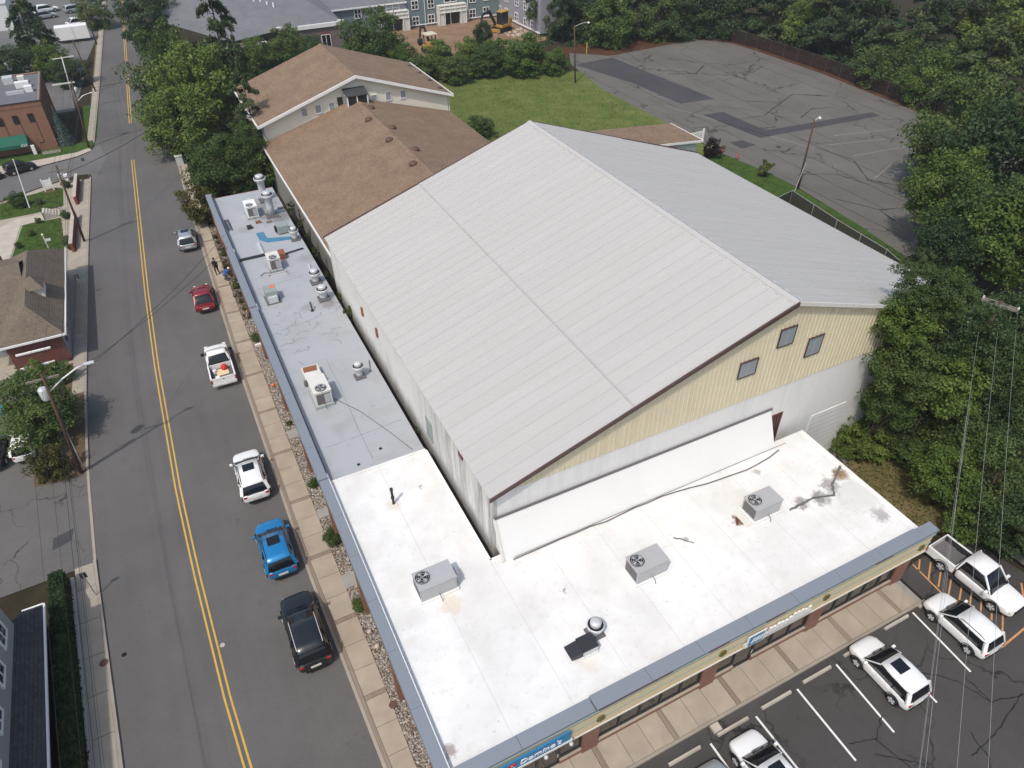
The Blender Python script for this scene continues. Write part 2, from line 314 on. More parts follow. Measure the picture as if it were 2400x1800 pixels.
def foliage(key,a,b,c,tr=.28):
    t=NT(key); g=t.n('ShaderNodeNewGeometry'); oi=t.n('ShaderNodeObjectInfo')
    n=t.noise(t.coord(),2.3,3); f=t.math('ADD',t.math('MULTIPLY',g.outputs['Random Per Island'],.4),t.math('MULTIPLY',t.fr(n,.3,.7),.6))
    k=t.ramp(f,[(.15,a),(.5,b),(.85,c)]); k=t.mix(t.fr(oi.outputs['Random'],.5,1,0,.6),k,tuple(x*q for x,q in zip(b,(.55,.7,.65)))); k=t.mix(t.fr(oi.outputs['Random'],.5,0,0,.55),k,tuple(x*q for x,q in zip(c,(.9,.92,.75))))
    t.col(k); m=t.done(.55,0,.25); tl=t.n('ShaderNodeBsdfTranslucent'); t.l(t.mix(.5,k,tuple(min(1,x*1.5) for x in c)),tl.inputs[0])
    mx=t.n('ShaderNodeMixShader'); mx.inputs[0].default_value=tr; t.l(t.b.outputs[0],mx.inputs[1]); t.l(tl.outputs[0],mx.inputs[2]); t.l(mx.outputs[0],t.out.inputs[0]); M[key]=m
foliage('leaf',(.038,.066,.015),(.072,.115,.028),(.125,.168,.05)); foliage('leaf_bright',(.04,.075,.012),(.092,.15,.026),(.17,.225,.055)); foliage('leaf_dark',(.022,.044,.014),(.042,.075,.025),(.075,.115,.04))
foliage('pine',(.02,.038,.016),(.05,.082,.03),(.12,.155,.06)); foliage('spruce',(.05,.08,.075),(.09,.135,.125),(.15,.2,.185)); foliage('leaf_olive',(.035,.04,.01),(.075,.075,.02),(.13,.11,.035)); foliage('leaf_burgundy',(.012,.006,.008),(.025,.012,.014),(.045,.02,.022)); foliage('grass_blade',(.06,.075,.018),(.1,.115,.03),(.16,.155,.05)); foliage('weed',(.05,.07,.015),(.09,.12,.03),(.15,.17,.05)); foliage('hedge_leaf',(.012,.028,.008),(.025,.05,.012),(.05,.085,.022)); foliage('flower',(.05,.06,.02),(.14,.08,.06),(.55,.5,.45))

# ================================================================== GROUND AND ROADS
def ST(o,kind='structure'): o['kind']=kind; return o
def sheet(name,poly,z,mat,parent=None):
    n=len(poly); a=sum(poly[i][0]*poly[(i+1)%n][1]-poly[(i+1)%n][0]*poly[i][1] for i in range(n))
    if a<0: poly=poly[::-1]
    b=MB(); b.add([(x,y,z) for x,y in poly],[tuple(range(n))])
    o=b.build(name,M[mat],parent)
    return o if parent else ST(o)
def fit(P):
    ys=[p[0] for p in P]; xs=[p[1] for p in P]
    return lambda y: float(np.interp(y,ys,xs))
LK=fit([(-40,-9.2),(10,-9.7),(21.5,-10.05),(34.3,-10.6),(42.1,-10.7),(51.9,-10.5),(75.9,-9.45),(95.8,-8.4),(129.8,-5.9),(199.8,-1.2),(420,14)])
RK=fit([(-40,1.8),(9,1.1),(15.7,.77),(28.4,.36),(47.7,.33),(71.6,.7),(88,1.0),(130,2.7),(200,5.6),(420,21)])
CL=fit([(-40,-4.0),(18.5,-4.85),(22.3,-5.12),(31,-5.42),(38.2,-5.55),(52.9,-5.4),(65,-5.04),(98.2,-3.6),(198,1.96),(420,17)])
def band(f0,f1,y0,y1,z,step=2.0):
    b=MB(); n=max(1,int((y1-y0)/step)); v=[];f=[]
    for i in range(n+1):
        y=y0+(y1-y0)*i/n; v+=[(f0(y),y,z),(f1(y),y,z)]
    f=[(2*i,2*i+1,2*i+3,2*i+2) for i in range(n)]
    return b.add(v,f)
def solid_band(f0,f1,y0,y1,z0,z1,step=2.0,mi=0):
    b=MB(); n=max(1,int((y1-y0)/step)); v=[];f=[]
    for i in range(n+1):
        y=y0+(y1-y0)*i/n; a,c=f0(y),f1(y); v+=[(a,y,z0),(c,y,z0),(c,y,z1),(a,y,z1)]
    for i in range(n):
        k=4*i; f+=[(k+3,k+2,k+6,k+7),(k,k+4,k+5,k+1)[::-1],(k+1,k+5,k+6,k+2),(k,k+3,k+7,k+4)]
    f+=[(0,1,2,3),(4*n+3,4*n+2,4*n+1,4*n)]
    return b.add(v,f,mi)
sheet('ground',[(-900,-400),(1200,-400),(1200,1600),(-900,1600)],-.05,'forest_floor')
ST(band(LK,RK,-40,420,0).build('road',M['road']))
road=bpy.data.objects['road']
for nm,(a,c) in (('a',(-40,99)),('b',(113,139)),('c',(146,330))):
    for s in (-.19,.09):
        band(lambda y:CL(y)+s,lambda y:CL(y)+s+.1,a,c,.005).build('centre_line',M['yellow_line'],road)
# side street and its pavement on the left
sheet('side_street',[(-90,96),(-18.2,101.4),(-14.3,101.9),(-9.8,103.2),(-8.2,104.4),(-7.5,106.5),(-7.2,108.5),(-6.5,101),(-8.15,94.5),(-8.5,96.7),(-9.9,97.1),(-11.2,96.6),(-14,95.3),(-17.9,93.2),(-90,86)],.004,'side_road')
sheet('verge',[(-90,108),(-18.2,108),(-9.5,108.5),(-8.2,108.5),(-7.35,108.5),(-8.1,104.9),(-9.8,103.6),(-14.3,102.3),(-18.2,101.8),(-90,96.5)],.0,'lawn_rich')
sheet('side_pavement',[(-90,100),(-18.3,104.6),(-14.1,104.6),(-9.7,105.0),(-8.35,105.9),(-8.0,104.8),(-9.8,103.5),(-14.3,102.2),(-18.2,101.7),(-90,96.4)],.02,'pale_concrete')
sheet('corner_verge',[(-7.2,109),(-6.3,124),(-8.4,124),(-9.0,109)],.01,'lawn_rich')
sheet('office_lot',[(-40,122.5),(-9.6,122.5),(-8.0,136),(-7.2,149.5),(-40,149.5)],.0,'side_road')
sheet('far_verge',[(-6.1,126),(-2.2,185),(-3.5,185),(-7.3,126)],.01,'dry_grass')
ST(solid_band(lambda y:LK(y)-.95,lambda y:LK(y)-.2,108.5,240,.0,.1).build('far_pavement',M['slab_left']))
ST(solid_band(lambda y:LK(y)-.16,lambda y:LK(y),107.5,330,.0,.12).build('kerb',M['kerb']))
ST(solid_band(lambda y:LK(y)-.16,lambda y:LK(y),43,95.5,.0,.12).build('kerb',M['kerb']))
ST(solid_band(lambda y:LK(y)-.16,lambda y:LK(y),-40,34.6,.0,.12).build('kerb',M['kerb']))
ST(solid_band(lambda y:LK(y)-.16,lambda y:LK(y),34.6,43,.0,.03).build('dropped_kerb',M['kerb']))
ST(solid_band(RK,lambda y:RK(y)+.16,9.5,330,.0,.13).build('kerb',M['kerb']))
sheet('left_lot',[(-60,33),(-11.6,34.4),(-10.75,34.4),(-10.85,43),(-12.1,42.6),(-14,43),(-14,56.5),(-60,58)],.002,'left_lot')
sheet('asphalt_repair',[(-12.95,36.6),(-11.9,36.9),(-11.75,37.9),(-12.9,37.6)],.006,'patch')
sheet('planting_strip',[(-14,42.9),(-12.2,42.55),(-11.05,42.6),(-10.7,44),(-10.65,52),(-11.3,56.5),(-14,56.5)],.03,'soil')
sheet('house_yard',[(-60,58),(-11.5,56.5),(-10.65,57),(-10.0,70),(-9.6,76),(-8.6,95),(-11.2,96.3),(-14,95),(-17.9,92.9),(-60,90)],-.01,'slab_left')
def pave_left():
    p=ST(solid_band(lambda y:LK(y)-1.0,lambda y:LK(y)-.17,52,95,.0,.08).build('pavement',M['grey_concrete']))
    y=52.0
    while y<94.5:
        h=1.9; b=MB(); y1=min(y+h-.03,95)
        b.prism([(LK(y)-1.0,y),(LK(y)-.17,y),(LK(y1)-.17,y1),(LK(y1)-1.0,y1)],.08,.12)
        b.build('slab',M['slab_left'],p); y+=h
    p=ST(solid_band(lambda y:LK(y)-1.15,lambda y:LK(y)-.17,4,34.4,.0,.08).build('pavement',M['grey_concrete']))
    y=4.0
    while y<34.2:
        y1=min(y+2.35,34.4); b=MB(); b.prism([(LK(y)-1.15,y),(LK(y)-.17,y),(LK(y1)-.17,y1),(LK(y1)-1.15,y1)],.08,.12); b.build('slab',M['slab_left'],p); y+=2.39
pave_left()
# pavement on the mall side: single slabs, brick bands
def pave_right():
    IN=lambda y: float(np.interp(y,[10,22,30,42,70,95],[2.2,2.12,2.03,1.97,2.0,2.3]))
    p=ST(solid_band(lambda y:RK(y)+.165,IN,9.5,96,.0,.075).build('sidewalk',M['grey_concrete']))
    solid_band(lambda y:RK(y)+.17,lambda y:RK(y)+.36,9.5,96,.075,.125).build('paver_strip',M['paver'],p)
    y=9.6;k=0
    while y<95:
        y1=y+1.5; b=MB(); b.prism([(RK(y)+.38,y),(IN(y),y),(IN(y1),y1),(RK(y1)+.38,y1)],.075,.13+rng.uniform(-.004,.004)); b.build('slab',M['slab'],p); y=y1+.025; k+=1
        if k%3==0:
            b=MB(); b.prism([(RK(y)+.38,y),(IN(y),y),(IN(y+.24),y+.24),(RK(y)+.38,y+.24)],.075,.126); b.build('brick_band',M['paver'],p); y+=.265
    bed=ST(solid_band(lambda y:IN(y)+.01,lambda y:2.85,9.5,76,.0,.06).build('gravel_bed',M['soil']))
    return IN
SWIN=pave_right()
def stones():
    r=np.random.default_rng(3); b=MB(); V=[];Fc=[];n=0
    oc=np.array([(1,0,0),(-1,0,0),(0,1,0),(0,-1,0),(0,0,1),(0,0,-1)],float); of=np.array([(0,2,4),(2,1,4),(1,3,4),(3,0,4),(2,0,5),(1,2,5),(3,1,5),(0,3,5)])
    for k in range(11000):
        y=r.uniform(9.6,57) if k%9 else r.uniform(57,76); x=r.uniform(SWIN(y)+.03,2.82); s=r.uniform(.028,.062)*(1.6 if r.random()<.06 else 1)
        q=oc*np.array([s*r.uniform(.8,1.4),s*r.uniform(.8,1.4),s*.7]); a=r.uniform(0,6.3); c,d=math.cos(a),math.sin(a)
        V.append(np.c_[q[:,0]*c-q[:,1]*d+x,q[:,0]*d+q[:,1]*c+y,q[:,2]+.075]); Fc.append(of+n); n+=6
    me=bpy.data.meshes.new('gravel'); me.from_pydata(np.vstack(V).tolist(),[],np.vstack(Fc).tolist())
    t=NT('pebble'); g=t.n('ShaderNodeNewGeometry'); t.col(t.ramp(g.outputs['Random Per Island'],[(0,(.09,.065,.05)),(.3,(.2,.165,.135)),(.6,(.29,.26,.225)),(.88,(.38,.355,.325)),(1,(.52,.5,.48))])); me.materials.append(t.done(.8))
    tag(link('gravel',me),'pale and brown pebbles filling the strip between sidewalk and parapet wall','gravel',kind='stuff')
stones()
# front lot
sheet('parking_lot',[(1.2,-40),(70,-40),(60,8),(37.3,9),(36.9,11.2),(36.2,12.6),(32.2,12.45),(30.7,12.2),(30.7,10.5),(4,10.3),(1.0,9.4)],.0,'front_lot')
pl=bpy.data.objects['parking_lot']
def stripe(name,a,b,w,mat,parent=pl,z=.006):
    a,b=Vector((*a,0)),Vector((*b,0)); d=(b-a).normalized(); n=Vector((-d.y,d.x,0))*w/2
    sheet(name,[tuple((a-n)[:2]),tuple((b-n)[:2]),tuple((b+n)[:2]),tuple((a+n)[:2])],z,mat,parent)
for a,c in (((12.2,9.6),(12.2,5.9)),((15.05,9.6),(15.1,5.9)),((17.86,9.63),(17.93,5.95)),((20.65,9.76),(20.58,5.91)),((23.4,9.84),(23.23,6.03)),((26.4,10.0),(26.3,6.1)),((29.44,10.17),(29.21,6.42))): stripe('stall_line',a,c,.11,'white_line')
for a,c in (((32.09,12.39),(31.92,10.4)),((31.92,10.4),(31.87,6.6)),((31.87,6.6),(34.3,6.8)),((34.3,6.8),(36.5,8.7))): stripe('hatch_edge',a,c,.1,'orange_line')
for i in range(9): stripe('hatch_line',(32.0+.05*i,11.9-.62*i),(32.75+.42*i if i<5 else 34.6+.3*(i-5),12.45-.42*i),.09,'orange_line')
# cracks sealed across the front lot
def crack(pts,w,mat,parent,z=.007,name='crack_seal'):
    b=MB();r=random.Random(hash(pts[0])&255); P=[]
    for i in range(len(pts)-1):
        for j in range(8):
            t=j/8; P.append((pts[i][0]*(1-t)+pts[i+1][0]*t+r.uniform(-.05,.05),pts[i][1]*(1-t)+pts[i+1][1]*t+r.uniform(-.05,.05)))
    P.append(pts[-1]); v=[];f=[]
    for i,(x,y) in enumerate(P):
        q=P[min(i+1,len(P)-1)]; o=P[max(i-1,0)]; d=Vector((q[0]-o[0],q[1]-o[1],0)).normalized(); ww=w*r.uniform(.5,1.2)/2
        v+=[(x+d.y*ww,y-d.x*ww,z),(x-d.y*ww,y+d.x*ww,z)]
    f=[(2*i,2*i+2,2*i+3,2*i+1) for i in range(len(P)-1)]
    b.add(v,[t[::-1] for t in f] if 0 else f); b.build(name,M[mat],parent)
plain('tar',(.018,.018,.02),.6)
for c in (((26.9,7.6),(28.2,6.4),(28.7,4.9),(31,4.3),(34,5.2)),((28.7,6.4),(28.7,4.9)),((21.6,5.7),(23.0,4.6),(24.2,2.6)),((18.6,6.4),(20.0,5.2),(20.2,4.4)),((20.9,6.6),(22.2,6.2),(23.4,6.9)),((22.2,6.2),(22.6,4.4)),((25.6,3.6),(28,3.9),(30.5,4.5)),((29,2.6),(32.6,3.9)),((25.2,2.2),(26.2,3.2),(26.5,4.4))): crack(c,.07,'tar',pl)
# right side: lot, lawns, strips
sheet('old_parking_lot',[(62.6,76.8),(62.2,66.5),(63.2,60),(63.4,54.2),(62.4,44.5),(61.2,37.6),(72,37),(84,40),(95,50),(95.5,60.5),(97.4,85),(97,100.5),(96.4,106.2),(92.4,110.3),(83.5,109.6),(73.7,108.9),(68,113.7),(65.0,108),(64.2,103.7),(62.5,93.3)],.0,'old_lot')
ol=bpy.data.objects['old_parking_lot']
sheet('asphalt_patch',[(65.4,107.3),(73.1,107.9),(74.0,93),(74.7,82.9),(69,83.5),(68.3,95)],.006,'patch',ol)
sheet('asphalt_patch',[(68.9,78.3),(72.2,77.9),(72.4,69.6),(90.2,68),(90.1,66.4),(70,67.9)],.006,'patch',ol)
sheet('asphalt_patch',[(65.5,68.5),(67.4,68.4),(67.9,66.3),(65.5,66.2)],.006,'patch',ol)
for a,c in (((66.5,84),(73.5,62)),((76,62),(84,60)),((79,64),(88,62)),((76,58),(84,57)),((73,52),(78,54))): stripe('faded_line',a,c,.08,'grey_concrete',ol)
for c in (((74,62),(75,57),(72,52),(73,47)),((66,57),(70,55),(71,51)),((78,80),(82,77),(86,79),(90,76)),((84,92),(88,90),(92,92)),((70,75),(76,74),(82,77)),((80,71),(84,73),(87,72)),((65,50),(67,46),(66,42)),((67,46),(70,45)),((76,96),(80,94),(84,97))): crack(c,.16,'tar',ol)
sheet('lawn',[(33.5,74),(36,60),(62,66.5),(62.6,76.8),(62.5,93.3),(64.2,103.7),(62.6,105.5),(55,108.5),(50,112),(42,110.5),(34,100)],.0,'grass')
sheet('grass_strip',[(58,65.5),(62.1,66.3),(63.2,60),(63.3,54.3),(62.4,44.5),(61.2,37.6),(56,35),(46.5,36),(46.5,62)],.0,'lawn_rich')
sheet('pine_straw_bank',[(64,108.5),(68,113.8),(73.7,109),(83.5,109.7),(92.4,110.4),(96.4,106.3),(97,100.5),(97.5,85),(95.1,60.5),(99,58),(103,85),(102,108),(95,116),(70,118),(60,112)],-.005,'pine_straw')
sheet('dirt_yard',[(40,118),(44,137),(46,143),(68.5,146),(70.5,126),(68.5,123),(62,122),(58,124),(50,118)],.0,'dirt')
sheet('dry_grass_corner',[(30.6,12.7),(35.1,13.4),(36.6,12.9),(38.2,15),(38.2,18.2),(37.4,21.5),(36.4,24),(30.8,24)],-.002,'dry_grass')
sheet('gravel_corner',[(30.6,18.6),(33.2,18.2),(36.5,21.5),(36.4,24),(30.6,24)],.003,'fine_gravel')
sheet('green_corner',[(31.0,12.75),(33.7,12.7),(34.4,13.2),(33.4,14.4),(31,14.2)],.003,'lawn_rich')
# front walk of the mall
def front_walk():
    b=MB().box(2.4,30.45,10.45,12.1,0,.08); p=ST(b.build('front_walk',M['grey_concrete']))
    MB().box(2.4,30.6,10.3,10.44,0,.125).build('kerb_stone',M['kerb'],p)
    x=2.6;k=0
    while x<29.6:
        MB().box(x,x+1.14,10.46,12.05,.08,.13+rng.uniform(-.003,.003)).build('slab',M['slab'],p); x+=1.165;k+=1
        if k%3==0: MB().box(x,x+.24,10.46,12.05,.08,.126).build('brick_band',M['paver'],p); x+=.265
front_walk()

# ================================================================== STRIP MALL
RZ=4.2
mall=empty('strip_mall',(9,20,0),'long L-shaped flat-roofed strip mall wrapping the street corner','building')
MB().box(2.85,9.0,21.0,73,0,4.1).box(2.85,30.35,12.15,21.0,0,4.1).build('wall',M['brick'],mall)
# white membrane with its own rust stains
def white_roof_mat():
    t=NT('white_membrane'); p=world(t); n=t.noise(p,.35,6,.65); n2=t.noise(p,1.9,5,.6); f=t.noise(p,6.5,4,.6); C=(.74,.735,.72)
    a=t.mix(t.fr(n,.42,.72,0,.8),C,(.6,.585,.555)); a=t.mix(t.fr(n2,.55,.78,0,.42),a,(.52,.47,.4)); a=t.mix(t.fr(f,.64,.72,0,.5),a,(.34,.32,.29)); a=t.mix(t.fr(t.noise(p,.16,3),.5,.54,0,.16),a,(.45,.43,.4))
    s=t.n('ShaderNodeSeparateXYZ'); t.l(p,s.inputs[0]); u=t.math('PINGPONG',s.outputs[0],1.5); a=t.mix(t.fr(u,.006,.03,.4,0),a,(.4,.39,.37))
    for (x,y,r,c,st) in ((29.7,17.2,.8,(.2,.12,.03),.95),(28.6,16.8,.9,(.2,.17,.15),.8),(27.4,16.4,.8,(.17,.15,.14),.8),(26.2,16.6,.7,(.2,.17,.15),.75),(22.35,17.2,.62,(.12,.045,.02),1),(29.4,14.0,.8,(.25,.23,.22),.7),(25.6,19.6,.4,(.3,.28,.27),.7),(6.2,19.6,1.0,(.6,.5,.35),.5),(5.8,26.9,.7,(.6,.52,.38),.5),(18.9,17.5,.25,(.2,.2,.2),.6),(29.3,15.6,2.4,(.55,.52,.5),.5),(10.6,13.9,.9,(.62,.58,.5),.5),(3.4,13.1,.5,(.15,.08,.06),.6)):
        d=t.n('ShaderNodeVectorMath',operation='DISTANCE'); t.l(p,d.inputs[0]); d.inputs[1].default_value=(x,y,RZ)
        k=t.math('ADD',t.math('DIVIDE',d.outputs['Value'],r),t.fr(t.noise(p,2.6,5,.7),0,1,-.9,.9)); k=t.fr(k,.35,.75,st,0); a=t.mix(k,a,c)
    t.col(a); t.bump(n2,.1,.03); M['white_membrane']=t.done(.5,0,.35)
white_roof_mat()
MB().box(3.0,30.4,12.3,21.05,4.1,RZ).box(3.0,9.02,21.05,30.2,4.1,RZ).build('white_roof',M['white_membrane'],mall)
MB().box(3.0,8.98,30.2,72.8,4.1,RZ-.06).build('grey_roof',M['grey_roof'],mall)
MB().box(3.05,9.0,30.1,30.28,RZ-.06,RZ+.05).build('roof_joint',M['white_membrane'],mall)
for q in ((8.9,9.06,21.1,30.1,RZ,RZ+.07),(30.3,30.46,12.4,21.0,RZ-.1,RZ+.07),(9.1,10.0,20.97,21.1,RZ,RZ+.07)): MB().box(*q).build('edge_trim',M['white_paint'],mall)
# parapets in sections: cap and light inner upturn
for i,(y0,y1,zt,x0) in enumerate(((12.3,30.2,4.6,2.5),(30.25,50.3,4.62,2.46),(50.35,60.2,4.7,2.46),(60.25,73,4.62,2.55))):
    n=max(1,round((y1-y0)/3.05)); h=(y1-y0)/n
    for k in range(n): MB().box(x0,3.02,y0+k*h+.008,y0+(k+1)*h-.008,zt-.5,zt).build('parapet_cap',M['cap_grey'],mall)
    MB().box(3.025,3.09,y0,y1,RZ-.06,zt-.05).build('parapet_upturn',M['cap_light' if i else 'white_paint'],mall)
    if i: MB().box(3.03,3.1,y0+.4,y1-.4,zt-.06,zt-.02).build('reglet',M['dark_metal'],mall)
MB().box(2.62,2.85,12.3,73,2.6,4.1).build('street_fascia',M['cream'],mall)
for y in (13.2,18.5,24,29.6,36,43,50,57,64,71): MB().box(2.55,2.86,y-.3,y+.3,0,4.1).build('street_pier',M['brick'],mall)
for k,(x0,x1,zt,y0) in enumerate(((2.5,9.6,4.6,11.66),(9.62,29.7,4.74,11.6),(29.72,31.0,4.6,11.66))):
    n=max(1,round((x1-x0)/2.9)); h=(x1-x0)/n
    for i in range(n): MB().box(x0+i*h+.008,x0+(i+1)*h-.008,y0,12.3,zt-.16,zt).build('parapet_cap',M['cap_grey'],mall)
    MB().box(x0+.1,min(x1,30.9)-.1,11.72,12.14,4.14,zt-.17).build('fascia_head',M['cream'],mall)
    MB().box(x0+.6,min(x1,30.4),12.3,12.34,RZ,zt-.08).build('parapet_upturn',M['white_paint'],mall)
MB().box(2.62,30.9,11.74,12.14,2.75,4.14).build('fascia',M['cream'],mall)
MB().box(2.6,30.92,11.66,11.735,4.2,4.3).build('fascia_moulding',M['green_trim'],mall)
MB().box(2.62,30.9,11.69,11.735,3.52,3.56).build('fascia_moulding',M['green_trim'],mall)
MB().box(2.62,30.9,11.7,11.735,2.74,2.84).build('fascia_moulding',M['off_white'],mall)
for a,c in ((9.7,13.6),(15.6,16.8),(19.0,20.2),(26.2,27.4)): MB().box(a,c,11.58,11.6,4.59,4.68).build('red_stripe',M['maroon'],mall)
cols=[3.1,9.75,16.62,23.6,30.0]
for x in cols: MB().box(x-.42,x+.42,11.93,12.15,0,2.75).build('column',M['brick'],mall)
for i in range(4):
    a,c=cols[i]+.44,cols[i+1]-.44; door=(i==2 or i==0)
    d0=c-2.4 if i==0 else a+.35
    n=5; h=(c-a)/n
    for k in range(n):
        x0,x1=a+k*h,a+(k+1)*h; isd=door and k in ((3,) if i==0 else (1,))
        z0=.13 if isd else .62
        w=MB().box(x0+.05,x1-.05,12.11,12.15,z0+.04,2.7).build('shop_window',M['shop_glass'],mall)
        MB().box(x0,x0+.05,12.05,12.16,z0,2.74).box(x0+.05,x1-.05,12.05,12.16,z0,z0+.05).box(x1-.05,x1,12.051,12.16,z0,2.74).build('frame',M['dark_metal'],w)
        if isd: MB().tube([(x1-.12,12.02,.95),(x1-.12,12.0,1.25)],.025).build('handle',M['galv'],w)
        else:
            MB().box(x0,x1,12.0,12.15,0,.5).build('low_wall',M['brick'],mall); MB().box(x0,x1,11.96,12.15,.5,.57).build('sill',M['slab'],mall)
for x,z in ((9.94,3.5),(16.73,3.5),(23.3,3.6),(30.2,3.5)):
    b=MB()
    for k in range(12):
        a=k*math.pi/6; b.box(x+.16*math.cos(a)-.05,x+.16*math.cos(a)+.05,11.66-.02*(k%2),11.72,z+.16*math.sin(a)-.05,z+.16*math.sin(a)+.05)
    b.box(x-.1,x+.1,11.69,11.725,z-.1,z+.1); b.build('medallion',M['bronze'],mall)
# shed strip against the gable wall
MB().extr([(21.65,6.5),(20.65,4.24),(20.65,RZ),(21.65,RZ)],'x',9.65,27.9).build('shed_roof',M['shed_roof'],mall)
MB().box(9.6,27.95,21.58,21.66,6.5,6.6).build('flashing',M['unit_dark'],mall)
MB().extr([(21.62,6.56),(20.6,4.3),(20.6,4.24),(21.62,6.5)],'x',9.5,9.66).build('edge_trim',M['off_white'],mall)

# ---- signs
sg=empty('shop_sign',(6.5,11.7,3.9),'long blue shop sign with white script at the street corner front','sign')
MB().box(4.5,8.35,11.6,11.68,3.25,4.02).build('panel',M['blue_sign'],sg); MB().box(4.4,8.45,11.56,11.69,3.16,3.24).build('light_rail',M['off_white'],sg)
for x in (4.6,5.9,7.1,8.35): MB().lathe((x,11.5,3.02),[(.02,.16),(.09,.1),(.1,.0)],10).build('spot_lamp',M['galv'],sg)
def text(body,size,loc,mat,parent,shear=.2,name='lettering',rx=90):
    c=bpy.data.curves.new(name,'FONT'); c.body=body; c.size=size; c.shear=shear; c.extrude=.012; c.align_x='LEFT'
    tmp=bpy.data.objects.new('tmp',c); COL.objects.link(tmp); me=bpy.data.meshes.new_from_object(tmp.evaluated_get(bpy.context.evaluated_depsgraph_get())); bpy.data.objects.remove(tmp); me.materials.clear(); me.materials.append(M[mat])
    o=link(name,me,parent); q=parent; off=Vector((0,0,0))
    while q: off+=q.location; q=q.parent
    o.location=Vector(loc)-off; o.rotation_euler=(R(rx),0,0); return o
text("Domino's",.52,(5.85,11.585,3.45),'white_paint',sg)
b=MB(); b.box(5.32,5.7,11.575,11.6,3.44,3.84,0); b.build('logo_tile',M['red'],sg)
b=MB(); b.box(5.32,5.7,11.57,11.575,3.44,3.62); b.build('logo_half',M['blue_sign'],sg)
for x,z in ((5.5,3.74),(5.42,3.52),(5.6,3.52)): MB().extr([(x+.04*math.cos(a*math.pi/4),z+.04*math.sin(a*math.pi/4)) for a in range(8)],'y',11.56,11.569).build('logo_dot',M['white_paint'],sg)
s2=empty('shop_sign',(20,11.7,3.5),'white channel-letter shop sign with a blue square over the glass doors','sign')
MB().box(18.0,22.3,11.62,11.68,3.0,3.35).build('raceway',M['off_white'],s2); MB().box(18.1,19.25,11.58,11.62,3.02,3.95).build('panel',M['white_paint'],s2); MB().box(18.22,19.12,11.56,11.58,3.12,3.86).build('blue_square',M['blue_sign'],s2)
r=random.Random(4)
for k in range(11):
    x=19.5+k*.25; h=r.uniform(.3,.55)
    MB().box(x,x+.17,11.58,11.66,3.36,3.36+h).build('letter',M['white_paint'],s2)
for k in range(3): b=MB(); b.extr([(18.32+k*.25,3.3),(18.5+k*.25,3.3),(18.62+k*.25,3.68),(18.44+k*.25,3.68)],'y',11.55,11.558); b.build('letter',M['white_paint'],s2)

# ================================================================== METAL WAREHOUSE
wh=empty('metal_warehouse',(27.35,36.6,0),'big gabled warehouse with ribbed pale metal roof and yellow gable','building')
XL,XR,XM,ZE,ZR=9.5,45.2,27.35,8.4,14.35; Y0,Y1=21.7,51.4
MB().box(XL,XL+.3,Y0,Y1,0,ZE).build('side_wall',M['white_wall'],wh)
MB().box(XR-.3,XR,Y0,Y1,0,ZE).build('side_wall',M['yellow_metal'],wh)
MB().extr([(XL+.3,0),(XR-.3,0),(XR-.3,ZE),(XM,ZR-.1),(XL+.3,ZE)],'y',Y1-.3,Y1).build('back_wall',M['yellow_metal'],wh)
MB().box(XL+.3,XR-.3,Y0,Y0+.25,0,8.2).build('block_wall',M['front_white_wall'],wh)
def rake(x): return ZE+(ZR-ZE)*(1-abs(x-XM)/(XM-XL))
n=39; w=(XR-XL-.1)/n
gw=MB().extr([(XL+.3,8.2),(XR-.3,8.2),(XR-.3,ZE),(XM,ZR-.12),(XL+.3,ZE)],'y',Y0+.02,Y0+.2).build('gable_wall',M['yellow_metal'],wh)
for i in range(n):
    x0=XL+.05+i*w; x1=x0+w-.012; b=MB()
    ys=Y0-.03; pts=[(x0,8.18),(x1,8.18),(x1,rake(x1)-.1)]
    if x0<XM<x1: pts.append((XM,rake(XM)-.1))
    pts.append((x0,rake(x0)-.1)); b.extr(pts,'y',ys,Y0+.015)
    for k in (0,1,2):
        xr=x0+.05+k*w/3; zt=min(rake(xr),rake(xr+.05))-.12
        if zt>8.25: b.box(xr,xr+.05,ys-.035,ys,8.19,zt)
    b.build('siding_panel',M['yellow_metal'],gw)
